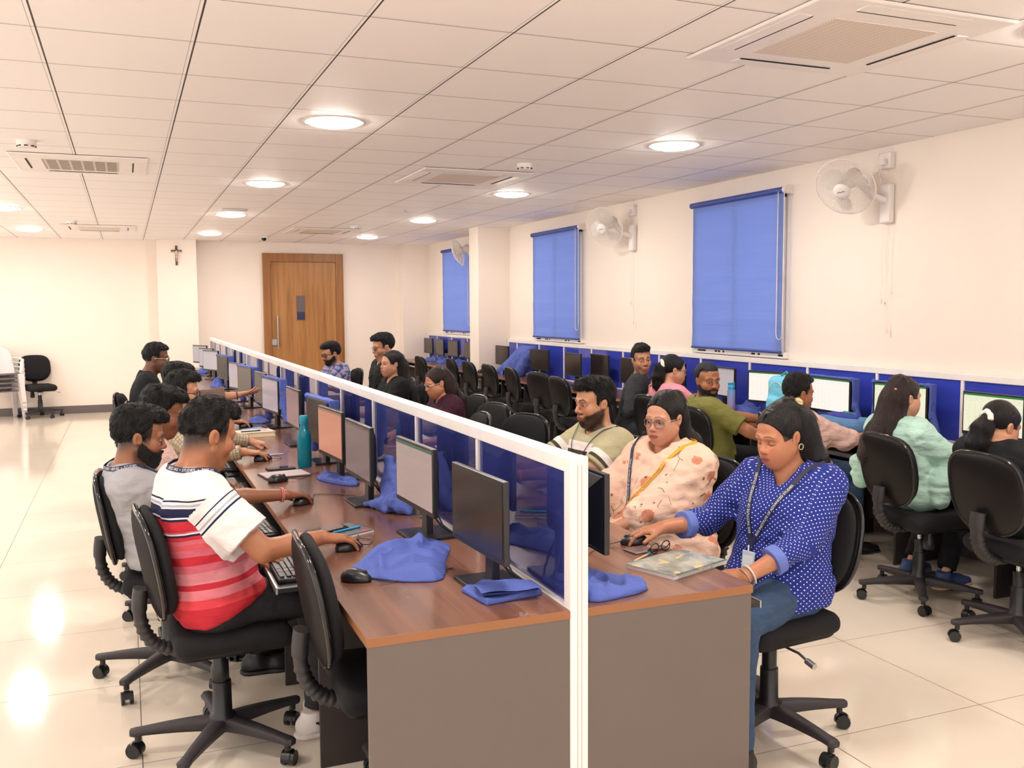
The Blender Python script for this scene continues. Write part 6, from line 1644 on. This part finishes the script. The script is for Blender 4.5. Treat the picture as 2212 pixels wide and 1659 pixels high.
for i, (x, y, a, lb, cord) in enumerate(MS):
    if i == 0: o = ms0
    else:
        o = ms0.copy(); COL.objects.link(o)
        for ch in list(ms0.children):
            if not ch.name.startswith('cord'): c2 = ch.copy(); COL.objects.link(c2); c2.parent = o
    o.location = (x, y, .7505); o.rotation_euler = (0, 0, R_(a)); tag(o, lb, 'mouse', 'black computer mice')
    pts = [Vector((p_[0], p_[1], .0035+(.010 if k == 0 else 0))) for k, p_ in enumerate(cord)]; fine_ = []
    for k in range(len(pts)-1):
        p0, p1, p2, p3 = pts[max(k-1, 0)], pts[k], pts[k+1], pts[min(k+2, len(pts)-1)]
        for j in range(8):
            u = j/8; fine_.append(.5*((2*p1)+(p2-p0)*u+(2*p0-5*p1+4*p2-p3)*u*u+(-p0+3*p1-3*p2+p3)*u**3))
    fine_.append(pts[-1]); MB().tube(fine_, .0017, 6).build('cord', M_BLACKP, o)

# ------------------------------------------------------------------ things lying on the desks
def on(name, x, y, az, label, cat, group=None, z=.7502): return empty(name, (x, y, z), R_(az), label, cat, group)
def phone(x, y, az, label, body, screen, z=.7502, sz=(.158, .075, .009)):
    p_ = on('smartphone', x, y, az, label, 'phone', z=z); L, W_, T = sz
    MB().box((-L/2, -W_/2, 0), (L/2, W_/2, T)).build('phone_case', body, p_, bevel=.004)
    MB().box((-L/2+.004, -W_/2+.004, T), (L/2-.004, W_/2-.004, T+.0008)).build('phone_screen', screen, p_); return p_
M_PSCR = plain('phone_glass', (30, 30, 36), .08)
M_PAPER = plain('white_paper', (236, 232, 232), .7)
def spiral(o, L, y, z, r, n, mat):
    mb = MB()
    for k in range(n):
        x = -L/2+.012+(L-.024)*k/(n-1); mb.tube([(x+.0012*math.cos(a), y+r*math.cos(a), z+r*math.sin(a)) for a in [2*PI*i/12 for i in range(12)]], .0008, 4, closed=True)
    mb.build('spiral_binding', mat, o)
nb = on('spiral_notebook', .757, 3.735, 27, 'dark spiral notebook under a phone beside the hand of the man in stripes', 'notebook')
MB().box((-.125, -.085, 0), (.125, .085, .010)).build('pages', M_PAPER, nb); MB().box((-.127, -.087, .010), (.127, .087, .0118)).build('cover', plain('charcoal_cover', (62, 64, 72), .45), nb, bevel=.0005); spiral(nb, .25, .087, .007, .007, 26, M_BLACKP)
MB().box((.06, -.086, .0118), (.10, -.07, .0124)).build('red_label', plain('red_label', (190, 40, 48), .5), nb)
phone(.722, 3.752, 27, 'black phone lying on the dark spiral notebook', M_BLACKP, M_PSCR, .7625, (.165, .078, .011))
def pen(x, y, az, label, c1, c2, z=.7545, L=.14, r=.0045):
    p_ = on('pen', x, y, az, label, 'pen', z=z); MB().tube([(-L/2, 0, 0), (L/2-.03, 0, 0)], r, 10).build('barrel', c1, p_); MB().tube([(L/2-.03, 0, 0), (L/2-.004, 0, 0), (L/2, 0, 0)], [r*1.08, r*1.0, r*.4], 10).build('cap', c2, p_); return p_
M_CYAN = plain('cyan_plastic', (60, 160, 214), .35); M_WOODP = plain('kraft_barrel', (204, 172, 140), .6)
pen(.80, 3.735, 27, 'blue pen tucked beside the phone on the dark notebook', M_CYAN, M_CYAN, .7665)
pen(1.70, 2.925, 34, 'pen with a kraft barrel and cyan ends on the right desk', M_WOODP, M_CYAN)
nb = on('open_notebook', .775, 5.195, 8, 'grey notebook with dark edges lying by the idle mouse', 'notebook')
MB().box((-.125, -.09, 0), (.125, .09, .006)).build('cover', plain('dark_maroon_edge', (70, 48, 52), .5), nb, bevel=.001); MB().box((-.12, -.086, .006), (.12, .086, .011)).build('pages', plain('grey_page', (176, 164, 164), .6), nb, bevel=.001)
phone(.785, 5.41, 4, 'black phone lying behind the grey notebook', M_BLACKP, M_PSCR)
# turquoise bottle
t = NT('turquoise_bottle_plastic'); b = t.bsdf(lin((20, 150, 176)), .08, 0, .6); tr = t.new('ShaderNodeBsdfTransparent'); t.put(tr.inputs[0], lin((70, 200, 214))); mx = t.new('ShaderNodeMixShader'); mx.inputs[0].default_value = .38
t.l.new(b.outputs[0], mx.inputs[1]); t.l.new(tr.outputs[0], mx.inputs[2]); t.l.new(mx.outputs[0], t.out.inputs[0]); M_TURQ = t.m
bt = on('water_bottle', .925, 5.43, 0, 'tall turquoise plastic water bottle on the left desk', 'bottle')
MB().lathe([(.036, 0), (.040, .006), (.040, .17), (.039, .19), (.030, .215), (.0205, .235), (.0195, .25)], seg=28).build('bottle_body', M_TURQ, bt)
MB().lathe([(.023, .247), (.0245, .25), (.0245, .29), (.021, .298)], seg=24).build('bottle_cap', plain('turquoise_cap', (24, 140, 168), .3), bt)
# books, phones farther down the left desk
bk = on('book', .83, 6.94, 8, 'thick pale yellow book with a pen on it, far down the left desk', 'book'); MB().box((-.125, -.09, .003), (.122, .09, .030)).build('pages', plain('cream_pages', (238, 222, 186), .7), bk); MB().box((-.127, -.093, 0), (.127, .093, .003)).box((-.127, -.093, .030), (.127, .093, .033)).build('cover', plain('pale_yellow_cover', (240, 214, 188), .5), bk)
MB().box((.03, -.05, .0331), (.10, .05, .0335)).build('pink_label', plain('pink_label', (236, 130, 150), .5), bk)
pen(.80, 6.90, 8, 'dark pen lying on the pale yellow book', M_BLACKP, M_BLACKP, .788)
phone(.86, 7.28, 28, 'light blue phone beside the ringed hand', plain('light_blue_phone', (120, 178, 226), .3), plain('light_blue_back', (128, 184, 230), .25))
phone(.80, 5.965, 10, 'pale lilac phone beside the hand of the man in beige plaid', plain('lilac_case', (214, 196, 222), .35), plain('lilac_screen', (120, 100, 128), .15))
wl = tag(MB().box((-.05, -.04, 0), (.05, .04, .012)).build('wallet', M_BLACKP, None, (.70, 6.52, .7502), R_(-20), bevel=.004), 'black wallet behind the plaid cuff on the left desk', 'wallet')
pen(.76, 7.51, 60, 'orange pen held upright behind the ringed hand', plain('orange_plastic', (226, 110, 60), .4), plain('orange_plastic', (226, 110, 60), .4), .835, .15).rotation_euler = (0, R_(-35), R_(60))
gm = None
for k in range(8):
    o = MB().cyl((0, 0), .032, 0, .003, 20).build('cable_grommet', plain('grey_grommet', (84, 78, 78), .4), None, (1.15, 3.30+PITCH*k+.62, .7502)) if gm is None else gm.copy()
    if gm is None: gm = o
    else: COL.objects.link(o); o.location = (1.15, 3.30+PITCH*k+.62, .7502)
    tag(o, 'grey cable grommet in the left desk, %s from the near end' % ['first', 'second', 'third', 'fourth', 'fifth', 'sixth', 'seventh', 'eighth'][k], 'grommet', 'cable grommets in the left desk')
# right desk
t = NT('notebook_art'); co = t.coords('Object'); n = t.noise(co, 11., 4., .6); n2 = t.noise(t.mapping(co, (1, 1, 1), (3, 1, 0)), 17., 3.)
col = t.ramp(n, [(.3, lin((84, 104, 104))), (.48, lin((140, 150, 144))), (.62, lin((176, 178, 168))), (.75, lin((110, 122, 120)))]); col = t.mix(t.math('GREATER_THAN', n2, .63), col, lin((206, 188, 132)))
t.bsdf(col, .16, 0, .6); M_ART = t.m
nb = on('spiral_notebook', 1.765, 2.79, 20, 'large spiral notebook with a glossy marbled teal cover on the right desk', 'notebook')
MB().box((-.148, -.10, 0), (.148, .108, .013)).build('pages', M_PAPER, nb); MB().box((-.15, -.104, .013), (.15, .11, .0145)).build('cover', M_ART, nb, bevel=.0005); spiral(nb, .30, -.106, .008, .0105, 34, M_BLACKP)
v, f = text_tris('NOTE BOOK', .022); MB().add([(x-.0+.0, y+.03, .0148) for x, y in v], f).build('cover_lettering', plain('cover_lettering', (216, 214, 206), .5), nb) if False else None
t = NT('clear_phone_case'); t.bsdf(lin((150, 142, 144)), .12, 0, .6)
phone(1.775, 3.025, 10, 'phone in a clear grey case by the mouse on the right desk', t.m, plain('phone_back_brown', (120, 98, 92), .1))
g = on('spectacles', 1.80, 2.965, 20, 'folded black spectacles on the right desk beside the marbled notebook', 'glasses'); mb = MB()
for s in (-1, 1):
    mb.tube([(s*.032+.024*math.cos(a), .0, .022+.019*math.sin(a)) for a in [2*PI*i/20 for i in range(20)]], .002, 6, closed=True)
mb.tube([(-.009, 0, .026), (.009, 0, .026)], .002, 6); fr = mb.build('rims', M_GFRAME, g)
MB().tube([(.056, .0, .028), (.05, .01, .012), (-.06, .022, .003)], .002, 6).build('temple', M_GFRAME, g); MB().tube([(-.056, .0, .028), (-.05, .018, .014), (.06, .03, .003)], .002, 6).build('temple', M_GFRAME, g)
# wall desk things
t = NT('two_tone_bottle'); z = t.sep(t.coords('Object'))[2]; b = t.bsdf(t.ramp(t.math('DIVIDE', z, .25), [(.0, lin((206, 150, 206))), (.5, lin((150, 160, 206))), (.9, lin((96, 150, 196)))]), .2, 0, .5)
bw = on('water_bottle', 4.70, 6.62, 0, 'slim blue-to-lilac water bottle with a blue lid on the wall desk', 'bottle'); MB().lathe([(.030, 0), (.034, .005), (.034, .20), (.030, .212)], seg=24).build('bottle_body', t.m, bw)
MB().lathe([(.029, .212), (.031, .218), (.030, .245), (.02, .25)], seg=20).box((-.03, -.008, .248), (.03, .008, .266)).build('bottle_lid', M_CYAN, bw)
for k, (x, y, a, lb) in enumerate([(4.57, 6.26, 8, 'top sheet of a loose stack of white papers on the wall desk'), (4.58, 6.28, -6, 'lower sheet of the white papers on the wall desk')]):
    mb = MB(); mb.grid([[(-.105+.21*i/8, -.148+.296*j/10, .003*(1-k)+.010*(1-k)*math.sin(PI*i/8)*(j/10)) for j in range(11)] for i in range(9)]); tag(mb.build('paper_sheet', M_PAPER, None, (x, y, .7508), R_(a)), lb, 'paper', 'white papers')
tag(MB().box((-.1, -.07, 0), (.1, .07, .008)).build('pink_notebook', plain('pink_cover', (238, 178, 206), .5), None, (4.60, 6.80, .7502), R_(12), bevel=.001), 'pink notebook beside the two-tone water bottle', 'notebook')
mb = MB(); mb.grid([[(-.105+.21*i/4, -.148+.296*j/4, .001) for j in range(5)] for i in range(5)]); tag(mb.build('paper_sheet', M_PAPER, None, (4.62, 3.98, .7508), R_(15)), 'white sheet in front of the woman in mint on the wall desk', 'paper')
pen(4.74, 4.20, 100, 'mint green marker on the wall desk', plain('mint_plastic', (140, 210, 196), .4), plain('mint_plastic', (140, 210, 196), .4))
# rolled denim bag
bag = on('denim_bag', 4.67, 5.24, 0, 'blue denim bag folded flat on the wall desk, under a bright monitor', 'bag')
V, F = sdf_mesh([RC((-.05, -.16, .065), (-.05, .16, .065), .062, .062, .03), RC((.05, -.15, .07), (.05, .15, .07), .065, .06, .04), PLN((0, 0, -1), (0, 0, .0)), ], .007); V = V+vnormals(V, F)*(.008*vnoise(V*np.array((1, .5, 1)), 20., 3))[:, None]; V[:, 2] = np.maximum(V[:, 2], 0)
npmesh('bag_body', relax(V, F, 1), F, cloth('bag_denim', (92, 132, 176), bump=.5), bag)
V, F = sdf_mesh([RC((-.02, -.13, .125), (-.02, .13, .125), .022, .022, .02), RC((.03, -.1, .13), (.03, .14, .13), .02, .02, .02)], .006); V = V+vnormals(V, F)*(.006*vnoise(V, 26., 5))[:, None]; npmesh('bag_flap', V, F, cloth('bag_purple', (66, 74, 158)), bag)
V, F = sdf_mesh([RC((.05, .05, .145), (.05, -.05, .142), .014, .014, .01)], .005); npmesh('green_lining', V, F, cloth('bag_green', (60, 140, 104)), bag)
for y in (-.11, .11):
    V, F = sdf_mesh([RC((-.10, y, .02), (-.135, y+.03, .012), .013, .011, .01), RC((-.10, y, .02), (-.12, y-.03, .012), .012, .008, .01)], .005); npmesh('strap_end', V, F, cloth('strap_mint', (110, 214, 206)), bag)
# light blue backpack
bp_ = on('backpack', 4.665, 5.86, 0, 'light blue backpack standing on the wall desk between two bright monitors', 'backpack'); LB = cloth('backpack_cyan', (116, 200, 226), .6)
V, F = sdf_mesh([BX((0, 0, .19), (.045, .085, .13), .05, 0), BX((-.085, 0, .12), (.012, .07, .06), .03, .02), PLN((0, 0, -1), (0, 0, 0))], .008); V = V+vnormals(V, F)*(.006*vnoise(V, 18., 2))[:, None]; npmesh('bag_body', relax(V, F, 1), F, LB, bp_)
mb = MB(); mb.tube([(.06, -.13, .06), (.09, -.145, .2), (.05, -.12, .34), (.0, -.07, .385)], .014, 8, flat=(.5, 1.6)); mb.tube([(-.02, -.04, .375), (-.0, .0, .405), (-.02, .04, .375)], .008, 8); mb.build('shoulder_strap', cloth('backpack_teal', (70, 150, 160)), bp_)
mb = MB(); mb.tube([(-.098+.0, .10*math.cos(a), .20+.13*math.sin(a)) for a in [R_(20+140*i/16) for i in range(17)]], .003, 6); mb.build('zip', M_WHITE, bp_)
MB().tube([(-.131, -.03, .15), (-.132, .0, .165), (-.132, .02, .14), (-.131, .035, .16)], .003, 6).tube([(-.131, -.025, .13), (-.132, .03, .12)], .0025, 6).build('printed_mark', plain('backpack_print', (60, 90, 120), .6), bp_)
# ------------------------------------------------------------------ camera and exposure
yaw, pitch, roll = .3879, .0813, -.0059
cy, sy, cp, sp = math.cos(yaw), math.sin(yaw), math.cos(pitch), math.sin(pitch)
fw = Vector((sy*cp, cy*cp, -sp)); r0 = Vector((cy, -sy, 0)); u0 = r0.cross(fw)
rt = r0*math.cos(roll)+u0*math.sin(roll); up = u0*math.cos(roll)-r0*math.sin(roll)
cam = bpy.data.cameras.new('camera'); co = bpy.data.objects.new('camera', cam); COL.objects.link(co)
co.matrix_world = Matrix(((rt.x, up.x, -fw.x, 0), (rt.y, up.y, -fw.y, 0), (rt.z, up.z, -fw.z, 1.66), (0, 0, 0, 1)))
cam.sensor_width = 36.; cam.lens = 2035.9/2212*36; cam.clip_start = .05
scene.camera = co
w = bpy.data.worlds.new('world'); scene.world = w; w.use_nodes = True
w.node_tree.nodes['Background'].inputs[0].default_value = (1, .965, .935, 1); w.node_tree.nodes['Background'].inputs[1].default_value = 1.0
vs = scene.view_settings; scene.display_settings.display_device = 'sRGB'
vs.view_transform = 'Standard'; vs.look = 'None'; vs.gamma = 1.; vs.use_curve_mapping = False; vs.exposure = .9
cyc = scene.cycles; cyc.max_bounces = 5; cyc.diffuse_bounces = 3; cyc.adaptive_threshold = .09; cyc.adaptive_min_samples = 12; cyc.glossy_bounces = 3; cyc.transparent_max_bounces = 12; cyc.transmission_bounces = 4
cyc.caustics_reflective = False; cyc.caustics_refractive = False; cyc.sample_clamp_indirect = 6.
